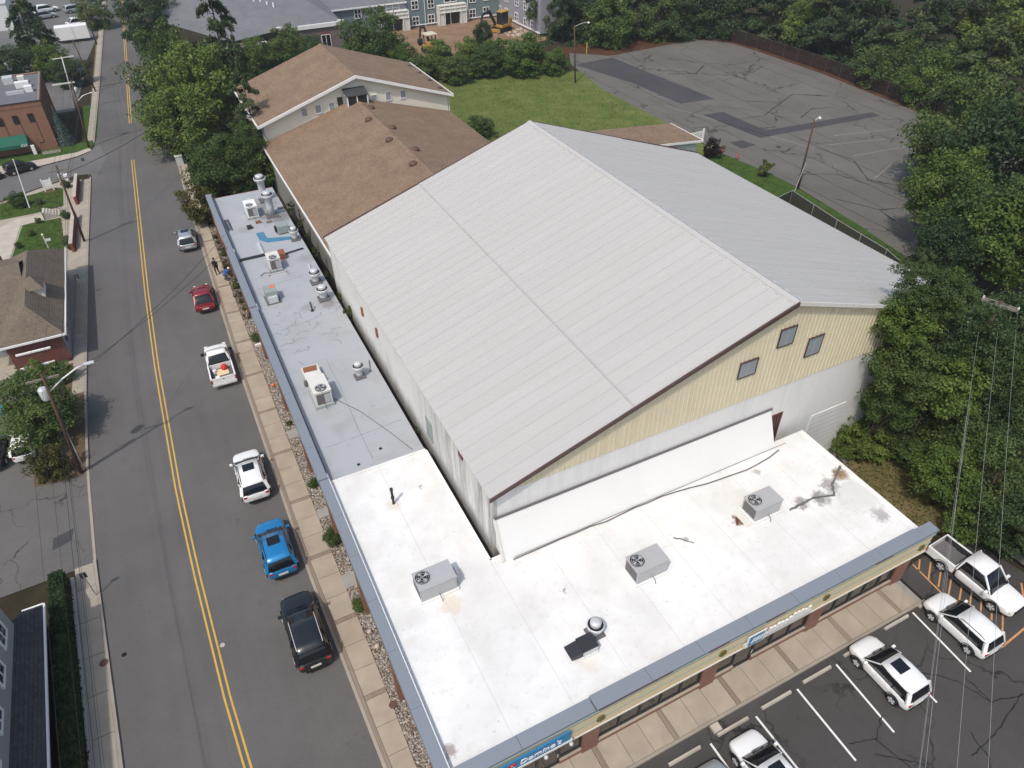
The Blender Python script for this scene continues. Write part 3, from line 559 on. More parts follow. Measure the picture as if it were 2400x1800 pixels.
# roof
sl=(ZR-ZE)/(XM-XL); und=MB().extr([(XL-.1,ZE-.03),(XM,ZR-.02),(XR+.1,ZE-.03),(XR+.1,ZE-.15),(XM,ZR-.15),(XL-.1,ZE-.15)],'y',Y0-.25,Y1+.15); roof=und.build('roof',M['roof_seam'],wh)
def zroof(x): return ZR-abs(x-XM)*sl
N=33; pw=(Y1-Y0+.5)/N; XS=17.5
MB().extr([(XS-.07,zroof(XS)+.0),(XS+.05,zroof(XS)+.04),(XS+.05,zroof(XS)+.075),(XS-.07,zroof(XS)+.05)],'y',Y0-.25,Y1+.15).build('lap_seam',M['roof_seam'],roof)
for xa,xb in ((XL-.18,XS),(XS-.05,XM-.02),(XM+.02,36.5),(36.45,XR+.18)):
    b=MB(); y1=pw-.008
    lift=.02 if xa!=XS-.05 and xa!=XM+.02 else .05
    za,zb=zroof(xa)+lift,zroof(xb)+lift
    b.add([(xa,0,za),(xb,0,zb),(xb,y1,zb),(xa,y1,za),(xa,0,za-.04),(xb,0,zb-.04),(xb,y1,zb-.04),(xa,y1,za-.04)],[(0,1,2,3),(4,7,6,5),(0,4,5,1),(1,5,6,2),(2,6,7,3),(3,7,4,0)])
    for yy,hh,ww in ((0,.03,.035),(.3,.022,.035),(.6,.022,.035)):
        b.add([(xa,yy,za),(xb,yy,zb),(xb,yy+ww*.5,zb+hh),(xa,yy+ww*.5,za+hh),(xb,yy+ww,zb),(xa,yy+ww,za)],[(0,1,2,3),(3,2,4,5),(0,3,5),(1,4,2)])
    me=b.mesh('roof_panel',M['roof_panel'])
    for i in range(N):
        link('roof_panel',me,roof,(-wh.location.x,Y0-.25+i*pw-wh.location.y,0))
MB().extr([(XM-.26,zroof(XM-.26)+.09),(XM,ZR+.12),(XM+.26,zroof(XM+.26)+.09),(XM+.26,zroof(XM+.26)+.05),(XM-.26,zroof(XM-.26)+.05)],'y',Y0-.28,Y1+.17).build('ridge_cap',M['roof_panel'],wh)
b=MB()
for i in range(N):
    for s in (-1,1): b.box(XM+s*.36-.03,XM+s*.36+.03,Y0-.25+i*pw+.2,Y0-.25+i*pw+.45,zroof(XM+.36)+.04,zroof(XM+.36)+.1)
b.build('closure_strips',M['galv'],wh)['kind']='stuff'
MB().extr([(XL-.22,ZE-.2),(XL-.22,ZE+.02),(XM,ZR+.06),(XM,ZR-.2)],'y',Y0-.36,Y0-.27).build('rake_trim',M['rake_brown'],wh)
MB().extr([(XM,ZR-.16),(XM,ZR+.08),(XR+.22,ZE+.04),(XR+.22,ZE-.14)],'y',Y0-.36,Y0-.27).build('rake_trim',M['off_white'],wh)
MB().extr([(XL-.25,ZE-.1),(XL-.25,ZE+.04),(XM,ZR+.08),(XR+.25,ZE+.04),(XR+.25,ZE-.1),(XM,ZR-.08)],'y',Y1+.18,Y1+.26).build('rake_trim',M['rake_brown'],wh)
for (x0,x1,z0,z1) in ((26.85,28.0,11.4,12.65),(29.3,30.45,9.9,11.25),(24.4,25.65,10.12,11.25)):
    wn=MB().box(x0+.06,x1-.06,Y0-.09,Y0-.04,z0+.06,z1-.06).build('window',M['grey_pane'],wh)
    MB().box(x0,x1,Y0-.13,Y0-.03,z1-.06,z1).box(x0,x1,Y0-.11,Y0-.03,z0,z0+.05).box(x0,x0+.05,Y0-.11,Y0-.03,z0+.05,z1-.06).box(x1-.03,x1,Y0-.11,Y0-.03,z0+.05,z1-.06).build('frame',M['rake_brown'],wn)
    MB().box((x0+x1)/2-.015,(x0+x1)/2+.015,Y0-.1,Y0-.09,z0+.06,z1-.06).build('mullion',M['unit_grey'],wn)
dr=MB().box(28.1,29.05,Y0-.05,Y0+.01,0,5.85).build('door',M['red_brown_door'],wh)
for k in range(4): MB().box(28.16+k*.22,28.22+k*.22,Y0-.07,Y0-.05,.1,5.8).build('groove',M['black'],dr)
rd=MB().box(31.9,34.9,Y0-.04,Y0+.01,.0,4.3).build('roller_door',M['front_white_wall'],wh)
for k in range(10): MB().box(31.9,34.9,Y0-.045,Y0-.04,.1+k*.42,.12+k*.42).build('slat',M['grey_concrete'],rd)
for y,z in ((43.2,6.4),(39.8,6.7)): MB().box(XL-.12,XL,y-.12,y+.12,z-.35,z+.35).build('wall_vent',M['rust'],wh)
MB().box(XL-.08,XL,25.2,25.7,7.6,8.15).build('wall_vent',M['maroon'],wh); MB().box(XL-.04,XL,30.0,31.0,4.6,6.2).build('boarded_panel',M['duct_green'],wh)
# ---- hall with brown shingles (nearer)
ha=empty('shingled_hall',(21.5,67,0),'low hall with brown shingle roof behind the metal roof','building')
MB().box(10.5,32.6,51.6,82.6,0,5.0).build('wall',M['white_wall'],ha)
MB().extr([(10.2,4.95),(21.5,8.25),(32.95,4.95),(32.95,4.8),(21.5,8.05),(10.2,4.8)],'y',51.45,82.9).build('roof',M['brown_shingle'],ha)
MB().extr([(21.1,8.16),(21.5,8.3),(21.9,8.16)],'y',51.5,82.8).build('ridge_cap',M['brown_shingle'],ha)
MB().box(10.1,10.2,51.5,82.8,4.72,4.98).build('gutter',M['white_paint'],ha)
for x,y in ((22.1,79.3),(20.8,75.9),(22.2,72.4),(20.8,69.3),(22.2,65.7),(20.8,62.5),(22.2,58.8)):
    z=8.25-abs(x-21.5)*.2905
    MB().lathe((x,y,z-.08),[(.42,0),(.42,.2),(.3,.33),(.1,.38)],14).build('roof_vent',M['terracotta'],ha,smooth=True)
# ---- hall with cream gable (farther)
hb=empty('gabled_hall',(21.7,90,0),'gabled hall with cream siding and brown shingle roof','building')
MB().extr([(10.8,0),(32.8,0),(32.8,7),(21.75,10.45),(10.8,7)],'y',83.0,97).build('wall',M['cream_siding'],hb)
MB().extr([(10.2,7.0),(21.75,10.75),(33.3,7.0),(33.3,6.85),(21.75,10.55),(10.2,6.85)],'y',82.5,97.5).build('roof',M['brown_shingle'],hb)
MB().extr([(10.15,6.75),(10.15,7.05),(21.75,10.82),(33.35,7.05),(33.35,6.75),(21.75,10.5)],'y',82.36,82.49).build('rake_board',M['white_paint'],hb)
MB().box(10.05,10.18,82.5,97.4,6.8,7.03).build('gutter',M['white_paint'],hb); MB().box(33.32,33.42,82.5,97.4,6.8,7.03).build('gutter',M['white_paint'],hb)
MB().extr([(21.4,10.67),(21.75,10.8),(22.1,10.67)],'y',82.5,97.5).build('ridge_cap',M['brown_shingle'],hb)
for y in (84.5,88,91.5,95): MB().box(32.2,32.7,y-.2,y+.2,7.15,7.4).build('roof_vent',M['rake_brown'],hb)
for x,z in ((15.5,7.6),(17.1,7.7),(18.7,7.7),(23.7,7.8),(25.4,7.85),(27.2,7.8)):
    wn=MB().box(x-.3,x+.3,82.93,82.98,z-.42,z+.42).build('window',M['grey_pane'],hb)
    MB().box(x-.37,x+.37,82.9,82.99,z+.42,z+.5).box(x-.37,x+.37,82.9,82.99,z-.5,z-.42).box(x-.37,x-.3,82.9,82.99,z-.42,z+.42).box(x+.3,x+.37,82.9,82.99,z-.42,z+.42).build('frame',M['white_paint'],wn)
MB().box(19.4,20.0,82.9,82.98,7.3,8.6).build('door',M['dark_metal'],hb)
MB().box(32.9,33.0,83.0,83.3,0,6.8).build('corner_board',M['white_paint'],hb)
vs=empty('roof_vestibule',(21.35,82.2,7.5),'small glazed entry box with dark roof under the cream gable peak','vestibule')
MB().extr([(81.3,8.95),(82.95,9.35),(82.95,9.45),(81.3,9.05)],'x',20.1,22.65).build('roof',M['dark_shingle'],vs)
for x in (20.2,21.3,22.5): MB().box(x-.06,x+.06,81.4,81.52,7.5,8.97).build('post',M['white_paint'],vs)
MB().box(20.26,22.44,81.44,81.48,7.75,8.9).build('pane',M['window'],vs); MB().box(20.14,22.56,81.42,81.5,7.55,7.74).build('rail',M['white_paint'],vs)
for x in (20.17,22.53): MB().box(x-.03,x+.03,81.5,82.9,7.6,8.95).build('side_panel',M['grey_pane'],vs)
# ---- annex behind the warehouse
an=empty('lean_to_annex',(52,67,0),'small lean-to annex with brown roof and white slatted wall behind the warehouse','building')
MB().box(46,56.7,64.7,70.2,0,3.0).build('wall',M['white_slats'],an)
MB().extr([(45.5,4.3),(57.2,3.2),(57.2,3.05),(45.5,4.15)],'y',64.3,70.6).build('roof',M['brown_shingle'],an); MB().extr([(45.5,4.33),(57.25,3.23),(57.25,2.98),(45.5,4.08)],'y',64.2,64.29).build('rake_board',M['white_paint'],an); MB().box(57.2,57.3,64.2,70.6,3.0,3.22).build('rake_board',M['white_paint'],an)
fe=empty('white_picket_fence',(61,70.6,0),'short white picket fence beyond the annex roof','fence')
for i in range(11): MB().box(59.7+i*.26,59.82+i*.26,70.3,70.36,0,1.5).build('picket',M['white_paint'],fe)
for x in (59.6,62.5): MB().box(x-.08,x+.08,70.25,70.41,0,1.75).build('post',M['white_paint'],fe)
for z in (.4,1.3): MB().box(59.68,62.42,70.37,70.42,z,z+.09).build('rail',M['white_paint'],fe)

# ================================================================== ROOF EQUIPMENT
def rtu(x,y,z,w,d,h,label,mat='unit_grey',fan=(.2,.6),grille='x',rz=0,group='rooftop air conditioners'):
    e=empty('rooftop_unit',(x,y,z),label,'air conditioner',group,rz)
    MB().box(-.08,w+.08,-.08,d+.08,0,.16).build('kerb_base',M['white_paint' if mat=='unit_grey' else 'duct_green'],e,local=True)
    MB().box(0,w,0,d,.16,h).build('cabinet',M[mat],e,local=True,bevel=.025)
    MB().box(-.03,w+.03,-.03,d+.03,h,h+.05).build('lid',M[mat],e,local=True)
    if grille=='x': MB().box(-.015,.0,.1,d-.1,.3,h-.12).build('coil_grille',M['unit_dark'],e,local=True)
    else: MB().box(.1,w-.1,-.015,0,.3,h-.12).build('coil_grille',M['unit_dark'],e,local=True)
    MB().box(w*.55,w*.92,-.02,0,.35,h-.2).build('access_panel',M['unit_grey'],e,local=True)
    cx,cy=w*fan[0],d*fan[1]; r=.34*min(w,d)
    f=MB().cyl((cx,cy),r,h+.05,h+.07,24).build('fan_opening',M['black'],e,local=True)
    b=MB()
    for k in range(4):
        a=k*math.pi/2+.4; b.add([(cx+.05*math.cos(a),cy+.05*math.sin(a),h+.085),(cx+r*.85*math.cos(a-.28),cy+r*.85*math.sin(a-.28),h+.08),(cx+r*.85*math.cos(a+.28),cy+r*.85*math.sin(a+.28),h+.11)],[(0,1,2)])
    b.build('fan_blades',M['unit_grey'],f,local=True)
    MB().lathe((cx,cy,h+.07),[(r*.25,0),(r*.25,.05)],12).build('hub',M['unit_dark'],f,local=True)
    b=MB()
    for q in (.55,.8,1.02):
        b.tube([(cx+r*q*math.cos(t*math.pi/10),cy+r*q*math.sin(t*math.pi/10),h+.13) for t in range(21)],.008,4)
    b.tube([(cx-r,cy,h+.13),(cx+r,cy,h+.13)],.008,4); b.tube([(cx,cy-r,h+.13),(cx,cy+r,h+.13)],.008,4); b.build('fan_guard',M['galv'],f,local=True)
    MB().tube([(w*.5,-.02,.35),(w*.5,-.25,.3),(w*.52,-.3,.02)],.02).build('gas_pipe',M['unit_dark'],e,local=True)
    return e
rtu(4.9,20.2,RZ,1.9,1.12,1.05,'grey rooftop unit nearest the street on the white roof')
rtu(14.85,16.25,RZ,1.85,1.1,1.05,'grey rooftop unit in the middle of the white roof')
u3=rtu(22.8,16.65,RZ,1.75,1.1,1.05,'grey rooftop unit with a rust stain beside it on the white roof')
MB().box(1.93,2.13,.3,.8,.25,.8).build('economiser_hood',M['unit_grey'],bpy.data.objects['rooftop_unit'],local=True)
MB().box(-.5,-.1,.0,1.1,0,.05).build('walk_pad',M['off_white'],u3,local=True)
rtu(4.12,36.95,RZ-.06,1.1,1.85,1.25,'pale rooftop unit on a steel stand at the near end of the grey roof','off_white',(.5,.22),'y')
rtu(5.2,55.7,RZ-.06,.95,1.25,1.2,'weathered rooftop unit on skids beside the duct on the grey roof','off_white',(.45,.25),'y')
rtu(5.42,66.5,RZ-.06,1.0,1.6,1.2,'white rooftop unit under the overhanging tree at the far end of the grey roof','white_paint',(.4,.25),'y')
e=empty('duct_box',(4.7,40.4,RZ-.06),'rust-streaked flat duct box behind the pale rooftop unit','duct')
MB().box(-.55,.58,-.62,.65,.1,.55).build('box',M['off_white'],e,local=True,bevel=.02)
MB().add([(-.5,-.0,.555),(.4,-.1,.555),(.5,.55,.555),(-.45,.6,.555)],[(0,1,2,3)]).build('rusty_top',M['rust'],e,local=True)
for x in (-.6,.6): MB().cyl((x,-.75),.14,0,.4,12).build('vent_pipe',M['unit_dark'],e,local=True)
e=empty('condenser_box',(3.95,51.1,RZ-.06),'green-grey cabinet with a pinkish sticker on the grey roof','cabinet')
MB().box(0,.9,0,1.1,.1,1.0).build('cabinet',M['duct_green'],e,local=True,bevel=.03); MB().box(.1,.8,-.25,0,.1,.6).build('hood',M['galv'],e,local=True); MB().box(-.1,1.0,-.3,1.15,0,.1).build('base',M['unit_dark'],e,local=True); MB().cyl((.65,.75),.2,1.0,1.02,14).build('sticker',M['orange'],e,local=True)
def fan(x,y,z,r,label,h=.35,stack=.5,mat='galv'):
    e=empty('exhaust_fan',(x,y,z),label,'exhaust fan','rooftop exhaust fans')
    MB().box(-r*1.05,r*1.05,-r*1.05,r*1.05,0,.12).build('kerb_plate',M['unit_dark' if mat!='w' else 'white_paint'],e,local=True)
    m_=M['galv']
    MB().lathe((0,0,.12),[(r*.72,0),(r*.66,stack*.5),(r*.72,stack),(r*1.12,stack+.14),(r*1.18,stack+.34),(r*1.12,stack+.36)],22).build('wind_band',m_,e,smooth=True,local=True)
    MB().lathe((0,0,.12+stack+.33),[(r*1.05,.03),(r*1.02,.04)],22).build('throat',M['black'],e,local=True)
    MB().lathe((0,0,.12+stack+.2),[(r*.74,0),(r*.76,.36),(r*.7,.42),(r*.3,.46)],22).build('motor_cap',m_,e,smooth=True,local=True)
    return e
fan(11.62,15.0,RZ,.36,'shiny mushroom exhaust fan on the white roof','w',.3)
fan(7.6,38.95,RZ-.06,.34,'exhaust fan on a dark plate near the dark alley gap of the grey roof')
fan(8.05,49.75,RZ-.06,.42,'nearer of the two squat exhaust fans beside the weeds')
fan(8.15,52.5,RZ-.06,.42,'farther of the two squat exhaust fans beside the weeds')
fan(8.4,60.6,RZ-.06,.36,'white exhaust fan at the end of the blue roof patch')
fan(7.55,66.4,RZ-.06,.5,'tall exhaust stack nearer the blue patch under the tree',stack=1.7)
fan(7.65,70.0,RZ-.06,.5,'tall exhaust stack farthest along the grey roof',stack=1.9)
e=empty('intake_hood',(10.95,14.45,RZ),'dark metal intake hood next to the mushroom fan on the white roof','vent hood')
MB().box(-.55,.3,-.38,.4,0,.2).build('kerb_base',M['white_paint'],e,local=True); MB().box(-.5,.28,-.36,.38,.2,.62).build('box',M['galv'],e,local=True); MB().box(-.52,.3,-.38,.4,.62,.66).build('lid',M['dark_metal'],e,local=True)
MB().extr([(-.5,.6),(-1.15,.5),(-1.1,.3),(-.5,.2)],'y',-.32,.36).build('hood',M['dark_metal'],e,local=True)
e=empty('vent_pipe',(5.83,27.0,RZ),'black upright vent pipe on the white roof','pipe'); MB().cyl((0,0),.07,0,1.15,12).build('pipe',M['black'],e,local=True); MB().cyl((0,0),.1,.45,.6,12).build('collar',M['dark_metal'],e,local=True); MB().cyl((0,0),.095,1.1,1.25,12).build('collar',M['dark_metal'],e,local=True)
for x,y,lab in ((7.45,27.4,'small white roof vent right of the black pipe'),(11.33,17.6,'small white roof vent between two grey rooftop units')):
    e=empty('roof_vent',(x,y,RZ),lab,'vent'); MB().cyl((0,0),.05,0,.5,10).build('pipe',M['white_paint'],e,local=True); MB().lathe((0,0,0),[(.2,0),(.07,.14)],12).build('boot',M['white_paint'],e,local=True)
e=empty('roof_vent',(6.8,48.5,RZ-.06),'crooked black pipe vent on the stained part of the grey roof','vent'); MB().tube([(0,0,0),(0,.05,.5),(.0,.35,.62)],.06).build('pipe',M['dark_metal'],e,local=True); MB().cyl((0,0),.14,0,.05,10).build('flange',M['dark_metal'],e,local=True)
tag(MB().box(4.95,5.4,64.5,64.95,RZ-.06,RZ+.2).box(5.05,5.3,64.6,64.85,RZ+.2,RZ+.21).build('roof_hatch',M['dark_metal']),'small black roof hatch box on the far grey roof','hatch')
e=empty('roof_ladder',(3.5,66.2,RZ),'short black ladder lying on the grey roof by the parapet','ladder')
for x in (-.16,.16): MB().box(x-.03,x+.03,-1.2,1.2,0,.06).build('rail',M['dark_metal'],e,local=True)
for k in range(8): MB().box(-.13,.13,-1.05+k*.3,-1.0+k*.3,.01,.05).build('rung',M['dark_metal'],e,local=True)
sheet('blue_roof_patch',[(5.45,63.5),(6.14,63.45),(6.2,62.1),(8.2,61.4),(8.06,60.8),(6.06,61.2),(5.51,62.0)],RZ-.054,'blue_patch',mall)
tag(MB().box(3.2,5.4,58.85,59.05,RZ-.06,RZ+.12).build('pipe_duct',M['dark_metal']),'long black duct lying across the grey roof','duct')
tag(MB().box(5.1,5.35,59.1,61.3,RZ-.06,RZ+.14).build('pipe_duct',M['galv']),'grey duct leading from the black duct toward the blue patch','duct')
tag(MB().tube([(8.15,52.8,RZ),(8.3,55.5,RZ+.05)],.1).build('pipe_duct',M['galv']),'pale pipe beside the farther squat exhaust fan','duct')
def cable(name,pts,r,mat,label,cat='cable',group=None):
    return tag(MB().tube(pts,r,5).build(name,M[mat],smooth=True),label,cat,group)
r=random.Random(5)
pts=[(10.1+i*.94,20.5+r.uniform(-.06,.06)-(.5*math.sin(max(0,i-11)*.34) if i>11 else 0),RZ+.04) for i in range(20)]
cable('roof_cable',pts,.035,'unit_dark','black cable snaking along the foot of the white shed roof')
cable('roof_cable',[(10.2+i*1.03,20.62,RZ+.03) for i in range(19)],.012,'unit_dark','thin grey line beside the black cable on the white roof')
cable('roof_cable',[(5.3,37.6,RZ),(6.5,35.5,RZ),(7.4,33.2,RZ),(8.3,30.6,RZ)],.02,'unit_dark','thin cable running from the pale rooftop unit toward the white roof')
for x,y,c in ((6.6,31.6,'black'),(5.0,30.9,'black')): tag(MB().lathe((x,y,RZ-.06),[(.09,0),(.09,.05),(.03,.07)],10).build('roof_drain',M[c]),'small black roof drain on the grey roof, %s one'%('right' if x>6 else 'left'),'drain')
# grime marks where water stood on the grey roof: thin films with their own shape
plain('grime',(.2,.205,.22),.8,0,.2,.3,4)
r=random.Random(11)
for k in range(26):
    x,y=r.uniform(3.6,8.6),r.uniform(42,49); a=r.uniform(0,3); L=r.uniform(.3,1.0)
    crack(((x,y),(x+L*math.cos(a),y+L*math.sin(a)),(x+L*1.5*math.cos(a+.4),y+L*1.5*math.sin(a+.4))),.05,'grime',mall,RZ-.056,'grime_streak')
crack(((30.3,17.7),(28.8,16.9),(28.2,16.2),(26.9,16.6),(25.2,16.5)),.16,'unit_dark',mall,RZ+.004,'grime_streak'); crack(((18.4,17.9),(19.1,17.1)),.09,'unit_dark',mall,RZ+.004,'grime_streak')


# ---- more clutter on the far grey roof
e=empty('duct_cabinet',(7.7,62.6,RZ-.06),'grey-green fan cabinet with black outlet at the end of the blue patch','cabinet')
MB().box(-.45,.55,-.5,.6,.12,.8).build('cabinet',M['duct_green'],e,local=True,bevel=.02); MB().box(-.4,.5,-.45,.55,0,.12).build('skid',M['grey_wood'],e,local=True); MB().box(-.62,-.45,-.2,.25,.2,.65).build('outlet',M['black'],e,local=True); MB().tube([(.3,.6,.4),(.35,1.0,.4),(.4,1.05,.05)],.05).build('pipe',M['galv'],e,local=True)
e=empty('skid_frame',(5.7,55.1,RZ-.06),'rusty steel skid frame in front of the weathered rooftop unit','frame')
for y in (-.15,.25): MB().box(-.8,.7,y-.05,y+.05,0,.12).build('rail',M['galv'],e,local=True)
for x in (-.75,.65): MB().box(x-.05,x+.05,-.1,.2,.02,.1).build('crosspiece',M['rust'],e,local=True)
tag(MB().tube([(4.3,55.6,RZ),(4.7,55.9,RZ+.03),(5.1,55.6,RZ+.05),(5.2,55.9,RZ+.2)],.03).build('hose',M['unit_dark']),'black hose curling beside the weathered rooftop unit','hose')
tag(MB().box(6.4,6.9,57.5,58.4,RZ-.06,RZ+.5).build('rusty_plenum',M['rust']),'rusty plenum box behind the weathered rooftop unit','box')
tag(MB().tube([(6.9,58.3,RZ),(8.6,58.6,RZ)],.09).build('pipe_duct',M['dark_metal']),'dark pipe running from the rusty plenum to the alley edge','duct')
r=random.Random(21)
for k in range(9):
    x,y=r.uniform(5.9,8.7),r.uniform(64,71.5); q=r.uniform(.12,.3)
    b=MB(); b.box(x-q,x+q,y-q*.6,y+q*.6,RZ-.06,RZ-.06+r.uniform(.05,.25)); tag(b.build('scrap_piece',M[r.choice(['rust','grey_wood','galv','unit_dark'])],bevel=.02),'scrap piece %s of the litter around the tall exhaust stacks'%('one two three four five six seven eight nine'.split()[k]),'scrap','litter around the exhaust stacks')
for x,y,l in ((3.7,44.2,'a'),(7.9,41.6,'b')): pass
e=empty('roof_strut',(8.45,39.2,RZ-.06),'leaning steel strut at the alley edge beside the exhaust fan','strut'); MB().tube([(0,0,0),(.25,1.1,.15)],.03).build('rod',M['unit_dark'],e,local=True); MB().box(-.08,.08,-.08,.08,0,.04).build('foot',M['unit_dark'],e,local=True)
for pts in (((4.0,47),(8.4,47.6)),((3.6,33.2),(8.7,33.5)),((5.9,31),(6.1,42)),((3.6,53.6),(8.6,54.2))): crack(pts,.035,'grime',mall,RZ-.056,'membrane_seam')

# ================================================================== APARTMENTS AND YARD BEHIND
ap=empty('apartment_building',(50,150,0),'large grey apartment building with white windows and porches at the top of the view','building')
MB().box(33.6,49.4,143.3,160,0,4.7).build('wall',M['teal_siding'],ap); MB().box(49.4,69,143.2,160,0.35,8).build('wall',M['teal_siding'],ap); MB().box(69,90,126,160,.35,8).build('wall',M['lilac_siding'],ap)
MB().box(49.3,69,143.1,143.2,0,.34).box(68.9,69,126,143,0,.34).build('brick_base',M['brick_grey'],ap); MB().box(49.3,69.0,143.0,143.1,.34,.5).box(68.82,68.98,126,143,.34,.55).build('base_trim',M['white_paint'],ap)
MB().box(41.2,49.3,143.2,143.3,2.6,4.6).build('wall_panel',M['lilac_siding'],ap)
MB().extr([(142.9,4.7),(160,10.5),(160,10.2),(142.9,4.55)],'x',20,49.5).build('roof',M['slate_shingle'],ap); MB().box(33.5,49.45,142.8,142.92,4.5,4.75).build('gutter',M['white_paint'],ap)
wing=MB().box(23.0,33.6,131.7,145,0,4.9).build('brick_wing',M['brick_grey'],ap)
MB().box(22.9,33.8,131.4,131.8,4.75,5.35).box(22.7,23.6,131.3,131.9,5.1,5.55).box(33.0,34.0,131.3,131.9,5.1,5.55).build('parapet',M['white_paint'],wing)
MB().add([(22.6,131.8,5.0),(33.9,131.8,5.0),(28.2,146,8.6),(13,150,8.6),(33.9,146,6.2)],[(0,1,2,3),(1,4,2)]).build('roof',M['slate_shingle'],wing)
MB().add([(22.6,131.8,5.0),(13,150,8.6),(2,150,6.5),(15,131,4.4)],[(0,1,2,3)]).build('roof_slope',M['slate_shingle'],ap)
MB().box(14,19.6,127.2,132,0,4.0).build('end_wing',M['brick_grey'],ap); MB().box(13.8,19.8,127,127.4,3.9,4.5).box(19.2,20,126.9,127.5,4.2,4.75).build('parapet',M['white_paint'],ap)
for x,y in ((21.8,143),(22.8,142.5),(23.6,141),(24.4,139.8)): MB().cyl((x,y),.16,5.6,7.6,8).build('roof_pipe',M['white_paint'],ap)
w_=MB().box(29.9,31.3,131.6,131.69,1.5,3.5).build('arched_window',M['window'],ap); MB().box(29.8,31.4,131.55,131.66,3.5,3.62).box(29.78,29.9,131.55,131.68,1.4,3.5).box(31.3,31.42,131.55,131.68,1.4,3.5).box(30.55,30.65,131.58,131.66,1.5,3.5).build('frame',M['white_paint'],w_)
b=MB(); pts=[(30.6+.95*math.cos(a*math.pi/10),3.62+.42*math.sin(a*math.pi/10)) for a in range(11)]; b.extr(pts,'y',131.58,131.68); b.build('arch',M['brick_dark'],ap)
def win(x,z,w,h,axis='y',pos=143.2,par=ap,panes=2):
    g=(lambda a0,a1,d0,d1,z0,z1: MB().box(a0,a1,pos-d1,pos-d0,z0,z1)) if axis=='y' else (lambda a0,a1,d0,d1,z0,z1: MB().box(pos-d1,pos-d0,a0,a1,z0,z1))
    o=g(x-w/2,x+w/2,.01,.05,z-h/2,z+h/2).build('window',M['window'],par)
    for a0,a1,z0,z1 in ((x-w/2-.12,x+w/2+.12,z+h/2,z+h/2+.12),(x-w/2-.12,x+w/2+.12,z-h/2-.12,z-h/2),(x-w/2-.12,x-w/2,z-h/2,z+h/2),(x+w/2,x+w/2+.12,z-h/2,z+h/2),(x-.05,x+.05,z-h/2,z+h/2),(x-w/2,x+w/2,z-.04,z+.04)): g(a0,a1,.02,.12,z0,z1).build('frame',M['white_paint'],o)
for x,z in ((39.85,3.55),(42.9,3.7),(51.1,3.9),(51.05,1.15),(54.35,3.8),(54.25,1.2),(63,1.2),(63.1,3.9),(66,1.3),(66.2,4.0),(51.1,6.4),(54.4,6.4),(63.1,6.4),(58.4,6.3)): win(x,z,1.15,1.35,par=ap,pos=143.2 if x>49.4 else 143.3)
for y,z in ((143.0,1.3),(139.9,1.35),(135.6,1.4),(131.8,1.2),(129,1.3),(143.0,4),(139.9,4),(135.5,4),(131.8,4),(128.8,4)): win(y,z,1.2,1.25,'x',69)
win(46.7,3.9,2.4,1.2,pos=143.3); win(58.4,4.3,2.4,1.0)
for x0,x1 in ((43.6,49.3),(55.4,61.2)):
    p=MB().box(x0,x1,141.8,143.1,2.2,3.5).build('porch_fascia',M['off_white'],ap); 
    MB().box(x0,x0+1.1,141.85,143.1,0,2.2).build('porch_pier',M['off_white'],ap); MB().box(x1-1.3,x1,141.85,143.1,0,2.2).build('porch_pier',M['off_white'],ap)
    for k in range(6): MB().box(x0+k*(x1-x0-.1)/5,x0+.1+k*(x1-x0-.1)/5,141.7,141.8,0 if k in (0,1,4,5) else 2.2,3.5).build('batten',M['white_paint'],p)
    for z in (2.2,2.85,3.42): MB().box(x0,x1,141.68,141.795,z,z+.1).build('batten',M['white_paint'],p)
    MB().box(x0+1.1,x1-1.3,142.6,142.7,0,2.2).build('door_glass',M['window'],ap); MB().box(x0+2.6,x0+2.75,142.5,142.6,0,2.2).build('door_frame',M['white_paint'],ap)
for x in (53.0,62.0): MB().cyl((x,143.0),.07,0,8,8).build('downspout',M['white_paint'],ap)
def excavator(x,y,rz,label,canopy=False,s=1.0):
    e=empty('mini_excavator',(x,y,0),label,'excavator','machines in the dirt yard',rz); e.scale=(s,s,s)
    for sx in (-.7,.7):
        MB().extr([(-1.1,.1),(-.9,0),(.9,0),(1.1,.1),(1.1,.4),(.9,.5),(-.9,.5),(-1.1,.4)],'x',sx-.2,sx+.2).build('track',M['rubber'],e,local=True)
    MB().box(-.8,.8,-1.1,.8,.55,.9).build('deck',M['excavator_yellow'],e,local=True,bevel=.05); MB().box(-.8,.8,-1.3,-.5,.9,1.5).build('engine_hood',M['excavator_yellow'],e,local=True,bevel=.08)
    if canopy:
        for a in (-.6,.6):
            for c in (-.5,.6): MB().box(a-.05,a+.05,c-.05,c+.05,.9,2.2).build('post',M['dark_metal'],e,local=True)
        MB().box(-.8,.8,-.75,.85,2.2,2.32).build('canopy',M['beige_plastic'],e,local=True); MB().box(-.3,.3,-.4,.2,.9,1.5).build('seat',M['black'],e,local=True)
    else:
        MB().box(-.75,.1,-.5,.75,.9,2.3).build('cab',M['window'],e,local=True); MB().box(-.8,.15,-.55,.8,2.3,2.4).build('canopy',M['excavator_yellow'],e,local=True)
    MB().beam((.3,.8,.9),(.3,2.0,2.6),.22,.3).beam((.3,1.9,2.6),(.3,3.2,2.4),.2,.26).build('boom',M['dark_metal'],e,local=True); MB().beam((.3,3.2,2.5),(.3,3.7,.9),.16,.2).build('arm',M['dark_metal'],e,local=True)
    MB().extr([(3.5,.9),(4.0,.8),(4.0,.3),(3.6,.1),(3.4,.4)],'x',.0,.6).build('bucket',M['dark_metal'],e,local=True)
    MB().box(-.8,.8,1.2,1.3,.1,.5).build('blade',M['excavator_yellow'],e,local=True)
excavator(64.3,132.8,2.0,'black-armed excavator with yellow body beside the grey apartments',s=1.5); excavator(47.2,126.0,.1,'small machine with a cream canopy in the dirt yard',True,1.3)
